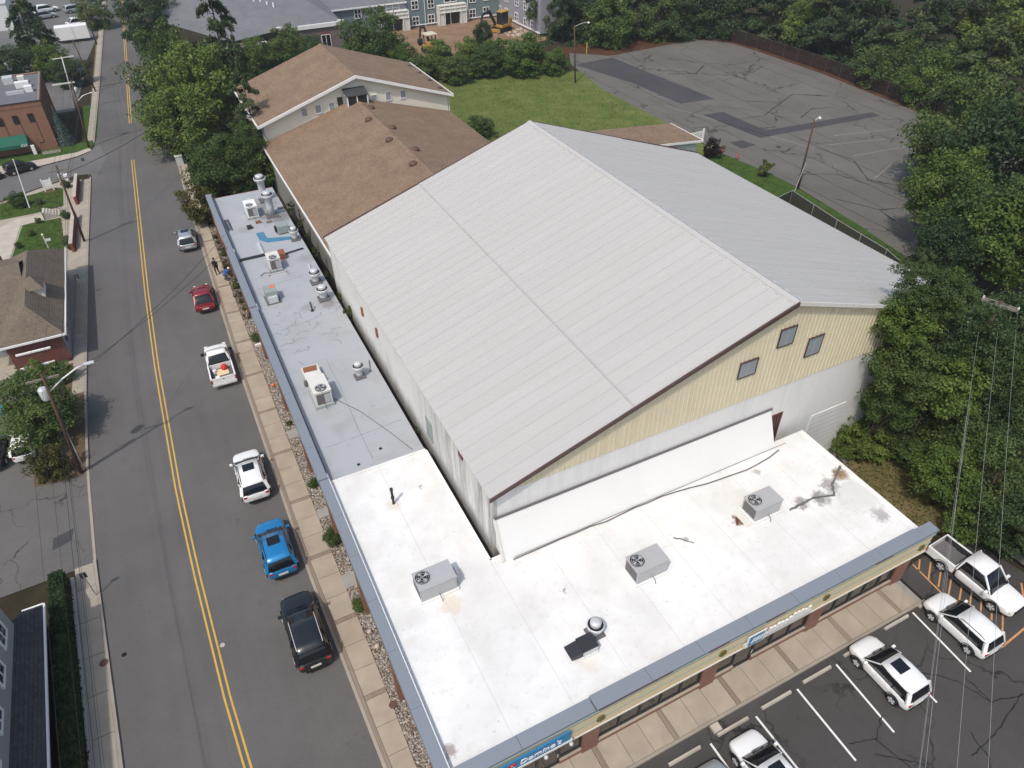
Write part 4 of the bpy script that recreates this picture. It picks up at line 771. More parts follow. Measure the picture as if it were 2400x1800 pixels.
for x,y,h in ((55.2,119.5,4.5),(57.0,119,4.6)): tag(MB().tube([(x,y,0),(x,y,h)],.07).build('survey_pole',M['grey_wood' if x>56 else 'dark_metal']),'%s thin post standing in the thicket below the dirt yard'%('pale' if x>56 else 'dark'),'post')
r=random.Random(2); b=MB()
for k in range(60):
    x,y=r.uniform(64,68.5),r.uniform(128,133); s=r.uniform(.1,.35); b.lathe((x,y,0),[(s,0),(s*.8,s*.6),(s*.2,s*.8)],6)
tag(b.build('rubble_heap',M['pale_concrete']),'scattered pale rubble in the dirt yard','rubble',kind='stuff')

# ================================================================== LEFT SIDE OF THE STREET
of=empty('brick_office',(-18,112,0),'two-storey brick office with flat dark roof and green awning','building')
MB().box(-40,-11.75,108,121.5,0,5.8).build('wall',M['office_brick'],of); MB().box(-40,-11.95,108.3,121.3,5.8,5.85).build('roof',M['roof_dark_flat'],of)
for a in ((-40,-11.7,107.95,108.3),(-40,-11.7,121.2,121.55)): MB().box(a[0],a[1],a[2],a[3],5.4,6.0).build('parapet',M['office_brick'],of)
MB().box(-12.0,-11.7,108.3,121.2,5.4,6.0).build('parapet',M['office_brick'],of); MB().box(-40,-11.66,107.9,108.0,5.9,6.06).box(-11.74,-11.62,107.9,121.6,5.9,6.06).build('coping',M['dark_metal'],of)
for x in (-13.4,-15.1,-16.8,-18.5,-20.2):
    MB().box(x-.3,x+.3,107.9,108.0,3.6,4.6).build('window',M['window'],of); MB().box(x-.3,x+.3,107.93,108.0,1.0,3.5).build('spandrel',M['brick'],of)
for k in range(9): MB().box(-11.75,-11.68,109+k*1.4,109.3+k*1.4,.3,5.3).build('fin',M['office_brick'],of)
for x,y,w,d,h,m_ in ((-14.5,115,1.6,.8,.7,'white_paint'),(-13.4,112.6,.9,.8,.7,'white_paint'),(-15.5,112.4,2.0,.3,.4,'galv'),(-14.2,117,.8,.8,.9,'off_white'),(-16,117.5,1.2,1.4,.8,'galv')): MB().box(x,x+w,y,y+d,5.85,5.85+h).build('roof_unit',M[m_],of)
aw=empty('green_awning',(-16.5,107.5,2),'long green fabric awning with white number over the office entrance','awning')
MB().extr([(107.9,2.3),(106.6,1.5),(106.6,1.1),(107.9,1.1)],'x',-20,-14.75).build('canopy',M['green_awning'],aw); text('434',.5,(-15.6,106.58,1.2),'white_paint',aw,0,'number')
e=empty('white_cabinet',(-14.4,106.7,0),'white upright box beside the office entrance','box'); MB().box(-.2,.2,-.15,.15,.08,1.2).build('cabinet',M['white_paint'],e,local=True,bevel=.03); MB().box(-.22,.22,-.17,.17,0,.08).build('base',M['grey_concrete'],e,local=True)
e=empty('stone_planter',(-12.6,106.4,0),'low stone planter with white flowers at the office corner','planter')
for k in range(7): MB().box(-1.0+k*.3,-.74+k*.3,-.2,.15,0,.3+.05*(k%2)).build('stone',M['pale_concrete'],e,local=True)
MB().box(-1.0,1.1,-.15,.1,.3,.36).build('soil',M['soil'],e,local=True)
# brick house
hs=empty('brick_house',(-13,64,0),'brown hip-roofed house with brick end wall beside the sidewalk','house')
MB().box(-15.2,-11.35,57.1,71.4,0,2.7).build('wall',M['grey_siding'],hs); MB().box(-15.2,-11.36,57.0,57.1,0,2.7).build('end_wall',M['brick_dark'],hs); MB().box(-30,-15.2,60,72,0,2.7).build('wing_wall',M['grey_siding'],hs)
ev=2.72; b=MB(); b.add([(-15.5,56.6,ev),(-10.95,56.6,ev),(-10.7,71.8,ev),(-15.5,71.8,ev),(-13.0,58.7,4.7),(-13.0,68.5,4.7),(-15.5,64,ev)],[(0,1,4),(1,2,5,4),(2,3,5),(0,4,5,3)]); hr=b.build('roof',M['grey_brown_shingle'],hs)
MB().add([(-30,59.6,ev),(-13.4,59.6,ev),(-13.4,72,ev),(-30,72,ev),(-30,66,5.0),(-13.5,66,4.9)],[(0,1,5,4),(2,3,4,5)]).build('wing_roof',M['grey_brown_shingle'],hs)
MB().box(-15.5,-10.93,56.5,56.6,ev-.12,ev+.03).build('gutter',M['white_paint'],hs); b=MB(); b.beam((-10.9,56.5,ev-.05),(-10.65,71.8,ev-.05),.1,.14); b.build('gutter',M['white_paint'],hs)
dm=MB().box(-12.9,-11.9,61.4,63.2,3.2,4.5).build('dormer',M['off_white'],hs); MB().add([(-11.75,61.2,4.5),(-11.75,63.4,4.5),(-13.2,63.4,4.5),(-13.2,61.2,4.5),(-12.5,62.3,5.3)],[(0,1,4),(1,2,4),(2,3,4),(3,0,4)]).build('roof',M['grey_brown_shingle'],dm)
for y in (58.5,61,64.2,67,70): MB().box(-11.38,-11.3,y-.35,y+.35,1.0,2.1).build('window',M['window'],hs)
for z,y in ((2.0,56.2),(1.2,55.4)): MB().box(-14.6,-12.2,y-.08,y+.08,z,z+.12).build('pergola_beam',M['white_paint'],hs)
for x in (-14.5,-12.3): MB().box(x-.06,x+.06,55.35,55.5,0,1.2).build('pergola_post',M['white_paint'],hs)
MB().box(-17.5,-15.9,57.5,59.8,2.9,3.0).box(-17.6,-15.8,57.4,57.5,2.85,3.05).build('porch_roof',M['white_paint'],hs)
# retaining walls, steps and lawn pieces
sheet('front_lawn',[(-15.5,85.6),(-11.85,85.5),(-11.6,78.2),(-12.1,77),(-16.5,76.5)],.02,'lawn_rich'); sheet('front_lawn',[(-14.5,88.0),(-11.55,88.6),(-11.5,93.6),(-12.4,94.4),(-17.9,92.4),(-18.4,88)],.02,'lawn_rich'); sheet('driveway_walk',[(-18,76.5),(-16.6,76.6),(-15.7,85.4),(-12,86),(-12,87.4),(-16,87.4),(-19,85)],.025,'pale_concrete')
for y0,y1 in ((76.5,84.6),(88.2,95)):
    rw=empty('retaining_wall',(-10.9,(y0+y1)/2,0),'%s dark brick retaining wall with pale cap along the sidewalk'%('nearer' if y0<80 else 'farther'),'wall','retaining walls beside the sidewalk')
    b=MB(); b.beam((LK(y0)-1.35,y0,.45),(LK(y1)-1.35,y1,.45),.25,.9); b.build('wall',M['cladding_block'],rw)
    n=6
    for k in range(n):
        a=y0+(y1-y0)*k/n; c=y0+(y1-y0)*(k+1)/n-.02; b=MB(); b.beam((LK(a)-1.35,a,.95),(LK(c)-1.35,c,.95),.34,.1); b.build('cap_stone',M['pale_concrete'],rw)
st=empty('front_steps',(-12,86.5,0),'concrete steps with black railing between the retaining walls','steps')
for k in range(7): MB().box(-13.4+k*.26,-13.16+k*.26,85.8,87.2,0,.75-.1*k).build('step',M['pale_concrete'],st)
for y in (85.75,87.3): MB().tube([(-13.4,y,1.6),(-11.6,y,.95)],.03).tube([(-13.4,y,.0),(-13.4,y,1.6)],.03).tube([(-11.6,y,0),(-11.6,y,.95)],.03).build('railing',M['dark_metal'],st)
ss=empty('yard_sign',(-12.85,93.6,0),'white two-post yard sign on the corner lawn','sign')
for x in (-.45,.45): MB().box(x-.06,x+.06,-.06,.06,0,1.5).build('post',M['white_paint'],ss,local=True)
MB().box(-.39,.39,-.03,.03,.55,1.35).build('panel',M['white_paint'],ss,local=True); MB().box(-.6,.6,-.5,.1,0,.08).build('planter_bed',M['soil'],ss,local=True)
fp=empty('flagpole',(-14.9,89.8,0),'white bare flagpole on the corner lawn','flagpole'); MB().tube([(0,0,0),(.5,.3,5.2)],.07,8,0,.035).build('pole',M['white_paint'],fp,local=True); MB().lathe((.5,.3,5.2),[(.02,0),(.08,.06),(.02,.14)],10).build('finial',M['white_paint'],fp,local=True)
lp=empty('yard_lamp',(-13.05,78.6,0),'short white yard lamp with a sign plate on the near lawn','lamp'); MB().tube([(0,0,0),(0,0,1.4)],.05).build('post',M['white_paint'],lp,local=True); MB().lathe((0,0,1.4),[(.06,0),(.12,.1),(.04,.22)],10).build('lamp_head',M['lamp_glass'],lp,local=True); MB().box(.06,.5,-.02,.02,.75,1.0).build('plate',M['white_paint'],lp,local=True)
for i,(x,y,l) in enumerate(((-8.6,97.6,'silver utility boxes standing at the corner of the side street'),)):
    e=empty('utility_box',(-11.0,95.4,0),l,'box'); MB().box(-.7,-.25,-.3,.3,.08,1.1).build('box',M['galv'],e,local=True,bevel=.03); MB().box(-.15,.3,-.3,.3,.08,1.0).build('box',M['white_paint'],e,local=True,bevel=.03); MB().box(-.8,.4,-.4,.4,0,.08).build('pad',M['grey_concrete'],e,local=True)
tag(MB().box(-17.6,-17.0,76.8,77.6,.02,.7).box(-17.55,-17.05,76.9,77.5,.7,.78).build('trash_bin',M['terracotta']),'rusty brown bin at the end of the house walk','bin')
# grey house at the lower left with hedge
lh=empty('grey_house',(-17,24,0),'grey clapboard house with dark porch roof at the lower left edge','house')
MB().box(-26,-13.45,8,28.9,0,5.9).build('wall',M['grey_siding'],lh); MB().add([(-13.5,8,3.4),(-12.05,8,2.45),(-12.5,30.4,2.45),(-13.5,29.2,3.4),(-13.5,30.4,2.5)],[(0,1,2,3),(3,2,4)]).build('porch_roof',M['dark_shingle'],lh)
b=MB(); b.beam((-12.0,8,2.42),(-12.47,30.45,2.42),.09,.12); b.build('gutter',M['white_paint'],lh); MB().box(-13.5,-12.5,30.4,30.5,2.35,2.48).build('gutter',M['white_paint'],lh); b=MB(); b.box(-13.4,-12.75,8,29.8,0,2.3); b.build('porch_wall',M['dark_metal'],lh)
for y in (27.4,25.3,23.0,20.6,18.2):
    w_=MB().box(-13.46,-13.4,y-.5,y+.5,4.3,5.6).build('window',M['window'],lh); MB().box(-13.44,-13.36,y-.62,y+.62,5.6,5.72).box(-13.44,-13.36,y-.62,y+.62,4.18,4.3).box(-13.44,-13.36,y-.62,y-.5,4.3,5.6).box(-13.44,-13.36,y+.5,y+.62,4.3,5.6).box(-13.44,-13.37,y-.03,y+.03,4.3,5.6).build('frame',M['white_paint'],w_)
tag(solid_band(lambda y:LK(y)-1.36,lambda y:LK(y)-1.18,4,33.6,0,.35).build('low_wall',M['pale_concrete']),'low pale kerb wall along the hedge','wall')
# white trailer, pale shed and far lot
sheet('far_lot',[(-40,150),(-6.9,150),(-4.3,168),(-2.4,192),(-1.5,215),(-40,215)],.0,'side_road')
tr=empty('box_trailer',(-8,164.5,0),'long white box trailer beside the far sidewalk','trailer'); MB().box(-11.0,-5.6,163.6,165.9,.5,2.7).build('body',M['white_paint'],tr,bevel=.05)
for x in (-10,-9.2,-6.6): MB().extr([(x+.35*math.cos(a*math.pi/6),.36+.35*math.sin(a*math.pi/6)) for a in range(12)],'y',163.65,165.85).build('wheel',M['rubber'],tr)
MB().box(-10.9,-10.85,163.55,163.6,.5,2.7).box(-8.2,-8.15,163.55,163.6,.5,2.7).build('rib',M['off_white'],tr)
pb=empty('pale_shed',(-24,182,0),'pale panelled shed at the top left frame corner','building'); MB().box(-34,-18.6,180,190,0,4.5).build('wall',M['white_slats'],pb); MB().box(-34,-18.5,179.9,190,4.5,4.7).build('roof',M['galv'],pb)
pc=empty('pale_garage',(-20,141,0),'pale garage wall at the left frame edge behind the office','building'); MB().box(-30,-17.3,139,146,0,2.4).build('wall',M['off_white'],pc); MB().box(-30,-17.1,138.8,146.2,2.4,2.55).build('roof',M['galv'],pc)

# ================================================================== VEGETATION
def leafmesh(name,C,Nn,S,asp,mat):
    n=len(C); r=np.random.default_rng(n); a=np.cross(Nn,r.normal(size=(n,3))); a/=np.linalg.norm(a,axis=1,keepdims=True)+1e-9; b=np.cross(Nn,a)
    a=a*S[:,None]; b=b*(S*asp)[:,None]; droop=Nn*S[:,None]*.25
    V=np.stack([C-a-droop,C-b,C+a-droop,C+b],1).reshape(-1,3)
    me=bpy.data.meshes.new(name); me.vertices.add(4*n); me.vertices.foreach_set('co',V.ravel().astype('f'))
    me.loops.add(4*n); me.loops.foreach_set('vertex_index',np.arange(4*n,dtype='i')); me.polygons.add(n); me.polygons.foreach_set('loop_start',np.arange(0,4*n,4,dtype='i'))
    try: me.polygons.foreach_set('loop_total',np.full(n,4,dtype='i'))
    except Exception: pass
    me.update(calc_edges=True); me.materials.append(mat); return me
def unit(v): return v/(np.linalg.norm(v,axis=1,keepdims=True)+1e-9)
def broadleaf(name,seed,n,mat,K=70,leaf=.05,flat=0.,base=-.8):
    r=np.random.default_rng(seed); d=unit(r.normal(size=(K,3))); rad=r.uniform(.35,.86,K)**.7; lump=1+.18*np.sin(d[:,0]*3+seed)+.14*np.cos(d[:,1]*4+seed*2)
    c=d*(rad*lump)[:,None]*.95; c[:,2]=np.where(c[:,2]<base,base+.1,c[:,2]); cr=r.uniform(.14,.3,K)*(1.15-.3*rad)
    k=r.integers(0,K,n); u=unit(r.normal(size=(n,3))+np.array([0,0,.35])); q=r.uniform(.55,1.05,n)[:,None]
    sq=np.array([1.15,1.15,.75]); C=c[k]+u*q*cr[k][:,None]*sq; N=unit(u*.7+np.array([0,0,.55])+r.normal(size=(n,3))*.55)
    # a few sprays that break the outline
    m=n//14; j=r.integers(0,n,m); C[j]+=unit(C[j])*r.uniform(.04,.16,m)[:,None]
    return leafmesh(name,C,N,r.uniform(.6,1.3,n)*leaf,.62,mat)
def pine(name,seed,n,mat,tiers=12,wid=1.0,leaf=.055,droop=-.05):
    r=np.random.default_rng(seed); P=[];N=[]
    B=[]
    for t in range(tiers):
        f=t/(tiers-1); z=-.82+1.72*f; L=wid*(1-f)**.62*.95+.1
        for b in range(r.integers(5,8)): B.append((r.uniform(0,6.28),z+r.uniform(-.06,.06),L*r.uniform(.55,1.1),f))
    W=np.array([b[2]**1.3 for b in B]); W/=W.sum(); k=r.choice(len(B),n,p=W); B=np.array(B)
    s=r.uniform(.2,1.0,n)**.7; az=B[k,0]+r.normal(size=n)*.2*(1.1-s*.4); l=B[k,2]*s
    z=B[k,1]+droop*s*s+.05*np.sin(s*3)+r.normal(size=n)*.022+.04*s
    C=np.c_[l*np.cos(az),l*np.sin(az),z]; Nn=unit(np.c_[.35*np.cos(az),.35*np.sin(az),np.full(n,1.0)]+r.normal(size=(n,3))*.42)
    return leafmesh(name,C,Nn,r.uniform(.6,1.3,n)*leaf,.45,mat)
def cone(name,seed,n,mat,leaf=.05):
    r=np.random.default_rng(seed); f=r.uniform(0,1,n)**1.35; tier=(f*14)%1; R_=(1-f)*(.72+.28*(1-tier))+.03; az=r.uniform(0,6.28,n); q=r.uniform(.7,1.0,n)
    az+=.08*np.sin(f*70); lob=1+.1*np.sin(az*7+f*25); C=np.c_[R_*q*lob*np.cos(az),R_*q*lob*np.sin(az),-1+2*f-.05*tier]
    N=unit(np.c_[np.cos(az)*.7,np.sin(az)*.7,np.full(n,.75)]+r.normal(size=(n,3))*.4); return leafmesh(name,C,N,r.uniform(.6,1.3,n)*leaf,.45,mat)
def trunk_mesh(name,seed,conifer=False):
    r=random.Random(seed); b=MB(); b.tube([(0,0,0),(.02,.01,.3),(.0,.02,.6),(.03,0,1)],.035 if not conifer else .025,8,0,.01)
    if not conifer:
        for k in range(7):
            a=r.uniform(0,6.28); z=r.uniform(.3,.7); L=r.uniform(.2,.4); b.tube([(0,0,z),(L*.5*math.cos(a),L*.5*math.sin(a),z+.12),(L*math.cos(a),L*math.sin(a),z+.28)],.014,5,0,.004)
    else:
        for k in range(16):
            a=r.uniform(0,6.28); z=r.uniform(.15,.9); L=.3*(1-z)+.05; b.tube([(0,0,z),(L*math.cos(a),L*math.sin(a),z+.02)],.006,4,0,.002)
    return b.mesh(name,M['bark'],True)
CR={'D1':broadleaf('crown',1,15000,M['leaf'],95,.033),'D2':broadleaf('crown',2,15000,M['leaf_dark'],85,.033),'D3':broadleaf('crown',3,14000,M['leaf_bright'],80,.034),
    'P1':pine('crown',4,14000,M['pine'],10,.95,.042),'P2':pine('crown',5,14000,M['pine'],9,1.0,.043),'C1':pine('crown',6,9000,M['leaf_dark'],16,1.0,.05,-.12),'S1':cone('crown',7,5000,M['spruce']),
    'B1':broadleaf('foliage',8,9000,M['leaf_bright'],70,.045,base=-.6),'B2':broadleaf('foliage',9,9000,M['leaf'],65,.045,base=-.6),'BO':broadleaf('foliage',10,4500,M['leaf_olive'],50,.055,base=-.7),'BR':broadleaf('foliage',12,4000,M['leaf_burgundy'],45,.06,base=-.7),'BF':broadleaf('foliage',13,1500,M['flower'],24,.11,base=-.6),'BW':broadleaf('foliage',14,1600,M['weed'],22,.1,base=-.7)}
TR={'D':trunk_mesh('trunk',1),'P':trunk_mesh('trunk',2,True)}
def tree(kind,x,y,zc,rx,rz,label,group=None,rot=None):
    bush=kind[0]=='B'; nm='shrub' if bush else ('pine_tree' if kind[0]=='P' else 'conifer_tree' if kind[0] in 'CS' else 'leafy_tree')
    e=empty(nm,(x,y,0),label,'shrub' if bush else 'tree',group,rng.uniform(0,6.28) if rot is None else rot)
    zc=max(zc,rz*.72) if bush else zc
    c=link('foliage' if bush else 'crown',CR[kind],e,(0,0,zc)); c.scale=(rx,rx*rng.uniform(.92,1.08),rz)
    t=link('stem' if bush else 'trunk',TR['P' if kind[0] in 'PCS' else 'D'],e); h=zc+rz*(.75 if kind[0] in 'PCS' else .3); g=max(h,.6) if not bush else zc; q_=rx*(1.5 if not bush else .9); t.scale=(q_,q_,g)
    return e
TREES=[('D1', 3.87, 109.14, 6, 5.38, 6.73, 'roadside tree clump', 'leafy tree overhanging the street centre line, left one of the dense roadside clump'),
('D3', 7.09, 101.4, 6, 5.98, 6.3, 'roadside tree clump', 'broad leafy tree in the middle of the dense roadside clump'),
('P1', 11.88, 115.13, 6.5, 5.33, 10.66, 'roadside tree clump', 'tall tufted pine rising out of the dense roadside clump'),
('D3', 3.46, 97.64, 4, 5.19, 4.58, 'roadside tree clump', 'low-hanging leafy tree at the near end of the roadside clump, above the street'),
('P2', 12.07, 102.33, 5, 3.52, 7.04, 'roadside tree clump', 'dark narrow pine at the roadside clump, against the gabled cream wall'),
('D2', 4.01, 146.17, 6, 5.07, 5.33, 'roadside tree clump', 'round dense tree farthest up the right side of the street'),
('D1', 4.74, 82.93, 3.2, 4.24, 3.71, 'roadside tree clump', 'bright green tree hanging over the far end of the grey roof'),
('D3', 8.63, 82.19, 3.2, 2.74, 3.27, 'roadside tree clump', 'thin-branched tree touching the white wall under the brown roof'),
('BO', 1.9, 76.35, 2.4, 2.08, 2.57, 'roadside tree clump', 'rusty green shrub at the parapet end beside the silver car'),
('D3', 17.12, 123.73, 3.5, 3.45, 3.07, 'trees behind the brown halls', 'small tree left of three behind the upper brown roof'),
('D1', 23.01, 127.38, 3.5, 4.13, 3.02, 'trees behind the brown halls', 'flat-topped tree in front of the brick wing with the white parapet'),
('D2', 26.64, 124.74, 3, 2.82, 2.66, 'trees behind the brown halls', 'small dark tree beside the arched window of the brick wing'),
('D1', 35.03, 120.57, 4.5, 5.7, 4.77, 'trees behind the brown halls', 'round tree in front of the grey apartment windows'),
('D3', 38.74, 116.1, 2.5, 2.87, 2.26, 'trees behind the brown halls', 'scrubby brownish tree right of the round tree by the apartments'),
('B2', 39.5, 110.72, 1.8, 2.77, 2.21, 'thicket above the lawn', 'first shrub from the left in the thicket between lawn and dirt yard'),
('B1', 44.78, 115.75, 1.8, 3.22, 2.57, 'thicket above the lawn', 'second shrub from the left in the thicket between lawn and dirt yard'),
('B2', 44.17, 108.18, 1.8, 2.9, 2.32, 'thicket above the lawn', 'third shrub from the left in the thicket between lawn and dirt yard'),
('B1', 49.54, 114.52, 1.8, 3.23, 2.59, 'thicket above the lawn', 'fourth shrub from the left in the thicket between lawn and dirt yard'),
('B2', 49.67, 109.02, 1.8, 3.33, 2.67, 'thicket above the lawn', 'fifth shrub from the left in the thicket between lawn and dirt yard'),
('B1', 54.07, 113.45, 1.8, 2.94, 2.35, 'thicket above the lawn', 'sixth shrub from the left in the thicket between lawn and dirt yard'),
('B1', 56.69, 107.85, 1.8, 4.67, 3.16, 'thicket above the lawn', 'wide bright green shrub at the top edge of the lawn'),
('B1', 60.39, 104.92, 1.5, 2.55, 2.1, 'thicket above the lawn', 'small bright shrub right of the wide one, by the lamp pole'),
('D2', 55.71, 122.43, 2.5, 2.14, 2.47, 'thicket above the lawn', 'small dark tree standing in the dirt yard'),
('B2', 38.44, 85.67, 1.2, 2.14, 1.55, 'thicket above the lawn', 'lone round bush at the back corner of the brown roof and the metal roof'),
('P1', 70.94, 128.61, 3.6, 5.31, 10.62, 'trees behind the far lot edge', 'dark tree behind the far lot edge, first of that row from the left'),
('P2', 70.4, 119.92, 3.6, 4.62, 9.24, 'trees behind the far lot edge', 'dark tree behind the far lot edge, second of that row from the left'),
('P2', 73.48, 122.67, 6.5, 5.21, 7.82, 'trees behind the far lot edge', 'dark tree behind the far lot edge, third of that row from the left'),
('D2', 75.92, 120.33, 3.6, 5.58, 6.01, 'trees behind the far lot edge', 'dark tree behind the far lot edge, fourth of that row from the left'),
('P2', 78.26, 116.12, 6.5, 5.11, 7.66, 'trees behind the far lot edge', 'dark tree behind the far lot edge, fifth of that row from the left'),
('D3', 77.07, 114.51, 3.6, 5.0, 5.0, 'trees behind the far lot edge', 'dark tree behind the far lot edge, sixth of that row from the left'),
('P1', 84.08, 117.57, 3.6, 5.23, 9.59, 'trees behind the far lot edge', 'dark tree behind the far lot edge, seventh of that row from the left'),
('P1', 88.63, 114.12, 6.5, 5.27, 7.9, 'trees behind the far lot edge', 'dark tree behind the far lot edge, eighth of that row from the left'),
('D1', 87.46, 113.89, 3.6, 5.2, 5.63, 'trees behind the far lot edge', 'dark tree behind the far lot edge, ninth of that row from the left'),
('P2', 94.36, 115.5, 3.6, 5.4, 9.89, 'trees behind the far lot edge', 'dark tree behind the far lot edge, tenth of that row from the left'),
('D2', 96.92, 111.41, 6.5, 6.27, 6.27, 'trees behind the far lot edge', 'dark tree behind the far lot edge, eleventh of that row from the left'),
('D2', 96.32, 110.73, 3.6, 5.31, 6.2, 'trees behind the far lot edge', 'dark tree behind the far lot edge, twelfth of that row from the left'),
('P1', 101.0, 108.5, 6.5, 5.43, 8.35, 'trees behind the far lot edge', 'dark tree behind the far lot edge, thirteenth of that row from the left'),
('P2', 105.36, 105.05, 3.2, 6.15, 7.86, 'wood along the right of the lot', 'pine wood tree along the right side of the lot, first from the left'),
('P1', 106.33, 103.12, 6.0, 7.2, 8.1, 'wood along the right of the lot', 'pine wood tree along the right side of the lot, second from the left'),
('D3', 104.75, 97.01, 3.2, 5.17, 5.46, 'wood along the right of the lot', 'pine wood tree along the right side of the lot, third from the left'),
('P1', 104.09, 91.97, 6.0, 6.76, 8.46, 'wood along the right of the lot', 'pine wood tree along the right side of the lot, fourth from the left'),
('P2', 105.65, 87.39, 3.2, 5.33, 6.47, 'wood along the right of the lot', 'pine wood tree along the right side of the lot, fifth from the left'),
('D2', 119.19, 99.74, 6.0, 7.54, 7.54, 'wood along the right of the lot', 'pine wood tree along the right side of the lot, sixth from the left'),
('P1', 104.28, 82.5, 6.0, 6.89, 8.11, 'wood along the right of the lot', 'pine wood tree along the right side of the lot, seventh from the left'),
('D1', 100.35, 74.58, 3.2, 4.7, 4.45, 'wood along the right of the lot', 'pine wood tree along the right side of the lot, eighth from the left'),
('P2', 104.87, 75.12, 6.0, 6.7, 7.49, 'wood along the right of the lot', 'pine wood tree along the right side of the lot, ninth from the left'),
('D3', 98.44, 66.64, 3.2, 4.36, 4.95, 'wood along the right of the lot', 'pine wood tree along the right side of the lot, tenth from the left'),
('P1', 117.86, 77.95, 6.0, 8.17, 9.46, 'wood along the right of the lot', 'pine wood tree along the right side of the lot, eleventh from the left'),
('P2', 99.14, 60.36, 6.0, 6.42, 7.13, 'wood along the right of the lot', 'pine wood tree along the right side of the lot, twelfth from the left'),
('D3', 122.35, 72.47, 6.0, 8.22, 8.22, 'wood along the right of the lot', 'pine wood tree along the right side of the lot, thirteenth from the left'),
('P1', 96.0, 52.27, 6.0, 6.07, 7.41, 'wood along the right of the lot', 'pine wood tree along the right side of the lot, fourteenth from the left'),
('D1', 75.63, 45.62, 7, 5.8, 6.07, 'maples at the right edge', 'tall maple with its crown against the far right corner of the lot'),
('D2', 72.0, 38.64, 7, 5.92, 6.18, 'maples at the right edge', 'maple at the right frame edge above the big maple crowns'),
('D3', 63.79, 37.89, 6, 4.04, 4.27, 'maples at the right edge', 'maple whose crown covers the lot beside the pole crossarm side'),
('D1', 61.4, 32.39, 6, 4.93, 4.48, 'maples at the right edge', 'broad maple crown in the middle of the right edge'),
('D3', 61.45, 28.9, 6, 4.4, 4.4, 'maples at the right edge', 'dark maple at the right frame edge just above the utility crossarm'),
('D2', 57.31, 31.69, 4.5, 3.01, 3.01, 'maples at the right edge', 'low maple by the end of the chain link fence'),
('D2', 51.07, 21.4, 5, 3.38, 3.38, 'maples at the right edge', 'maple behind the utility pole crossarm at the right frame edge'),
('P2', 51.45, 30.06, 4.5, 2.47, 2.79, 'trees beside the yellow gable', 'pale feathery tree overhanging the back corner of the metal roof'),
('D2', 48.7, 25.3, 4.5, 2.99, 2.99, 'trees beside the yellow gable', 'dark tree beside the yellow gable wall, behind the utility pole'),
('D1', 45.33, 19.73, 4, 2.96, 2.96, 'trees beside the yellow gable', 'tree under the overhead wires, upper one'),
('B1', 37.38, 21.67, 2.6, 1.87, 1.93, 'trees beside the yellow gable', 'bright vine-covered bush against the roller door'),
('D2', 38.97, 19.63, 3, 2.39, 2.23, 'trees beside the yellow gable', 'bright leafy tree above the grass strip'),
('D1', 40.07, 17.67, 3.2, 2.55, 2.39, 'trees beside the yellow gable', 'tree over the brown grass corner, behind the wires'),
('D2', 41.32, 16.33, 3.4, 2.76, 2.6, 'trees beside the yellow gable', 'tree crossed by the overhead wires, middle one'),
('D1', 44.5, 16.22, 4, 2.87, 3.04, 'trees beside the yellow gable', 'tree at the right frame edge beside the wires'),
('B2', 38.23, 18.26, 1.6, 1.65, 1.43, 'trees beside the yellow gable', 'low bush at the edge of the brown grass'),
('D3', 36.94, 15.05, 3, 2.13, 1.98, 'trees beside the yellow gable', 'tree behind the white pickup bed'),
('D1', 38.3, 13.16, 3.2, 2.76, 2.61, 'trees beside the yellow gable', 'tree right of the white pickup cab'),
('D2', 36.99, 10.42, 3, 2.24, 2.24, 'trees beside the yellow gable', 'tree at the right frame edge beside the timber rail'),
('B1', 36.49, 12.31, 1.8, 1.82, 1.67, 'trees beside the yellow gable', 'bush overhanging the white pickup bed'),
('D3', 36.01, 20.3, 11.2, 2.05, 1.76, 'trees beside the yellow gable', 'tree reaching over the right rake of the metal roof'),
('D2', 38.78, 19.6, 10.1, 2.54, 2.39, 'trees beside the yellow gable', 'dark tree below the roof corner, left of the pole crossarm'),
('D1', 35.64, 19.8, 8.5, 2.17, 2.03, 'trees beside the yellow gable', 'tree hiding the right end of the yellow gable'),
('D3', 38.22, 18.6, 7.1, 2.58, 2.42, 'trees beside the yellow gable', 'tree left of the overhead wires by the white block wall'),
('D2', 40.95, 17.2, 8.4, 2.31, 2.47, 'trees beside the yellow gable', 'tree standing right under the double crossarm'),
('D1', 36.0, 19.9, 5.6, 1.81, 1.81, 'trees beside the yellow gable', 'bright tree beside the roller door'),
('D2', 36.35, 20.4, 12.8, 1.86, 1.63, 'trees beside the yellow gable', 'tree covering the front right corner of the metal roof'),
('D1', 37.06, 19.2, 13.2, 1.46, 1.46, 'trees beside the yellow gable', 'tree behind the left end of the double crossarm'),
('P2', 10.13, 86.7, 8.2, 2.72, 4.63, 'roadside tree clump', 'slender pine overhanging the left eave of the gabled hall'),
('D1', 7.62, 81.7, 5.5, 2.7, 2.6, 'roadside tree clump', 'leafy tree between the grey roof and the gabled hall'),
('C1', -13.17, 143.46, 5, 5.09, 8.33, 'trees on the left of the street', 'big dark conifer at the top left behind the brick office'),
('S1', -10.75, 108.6, 2.5, 1.35, 2.6, 'trees on the left of the street', 'blue spruce at the corner of the brick office'),
('D1', -4.34, 172.72, 3, 3.56, 3.67, 'trees on the left of the street', 'small green tree beside the far sidewalk at the top left'),
('D2', -9.4, 135.37, 2, 2.83, 2.08, 'trees on the left of the street', 'dark hedge tree behind the brick office'),
('D3', -11.73, 140.16, 2.4, 3.1, 3.27, 'trees on the left of the street', 'dark tree beside the big conifer'),
('D2', -17.58, 138.35, 3, 3.41, 3.41, 'trees on the left of the street', 'tree at the left frame edge behind the brick office'),
('D1', -12.78, 47.62, 2.6, 3.09, 2.53, 'trees on the left of the street', 'leafy street tree in front of the brick house'),
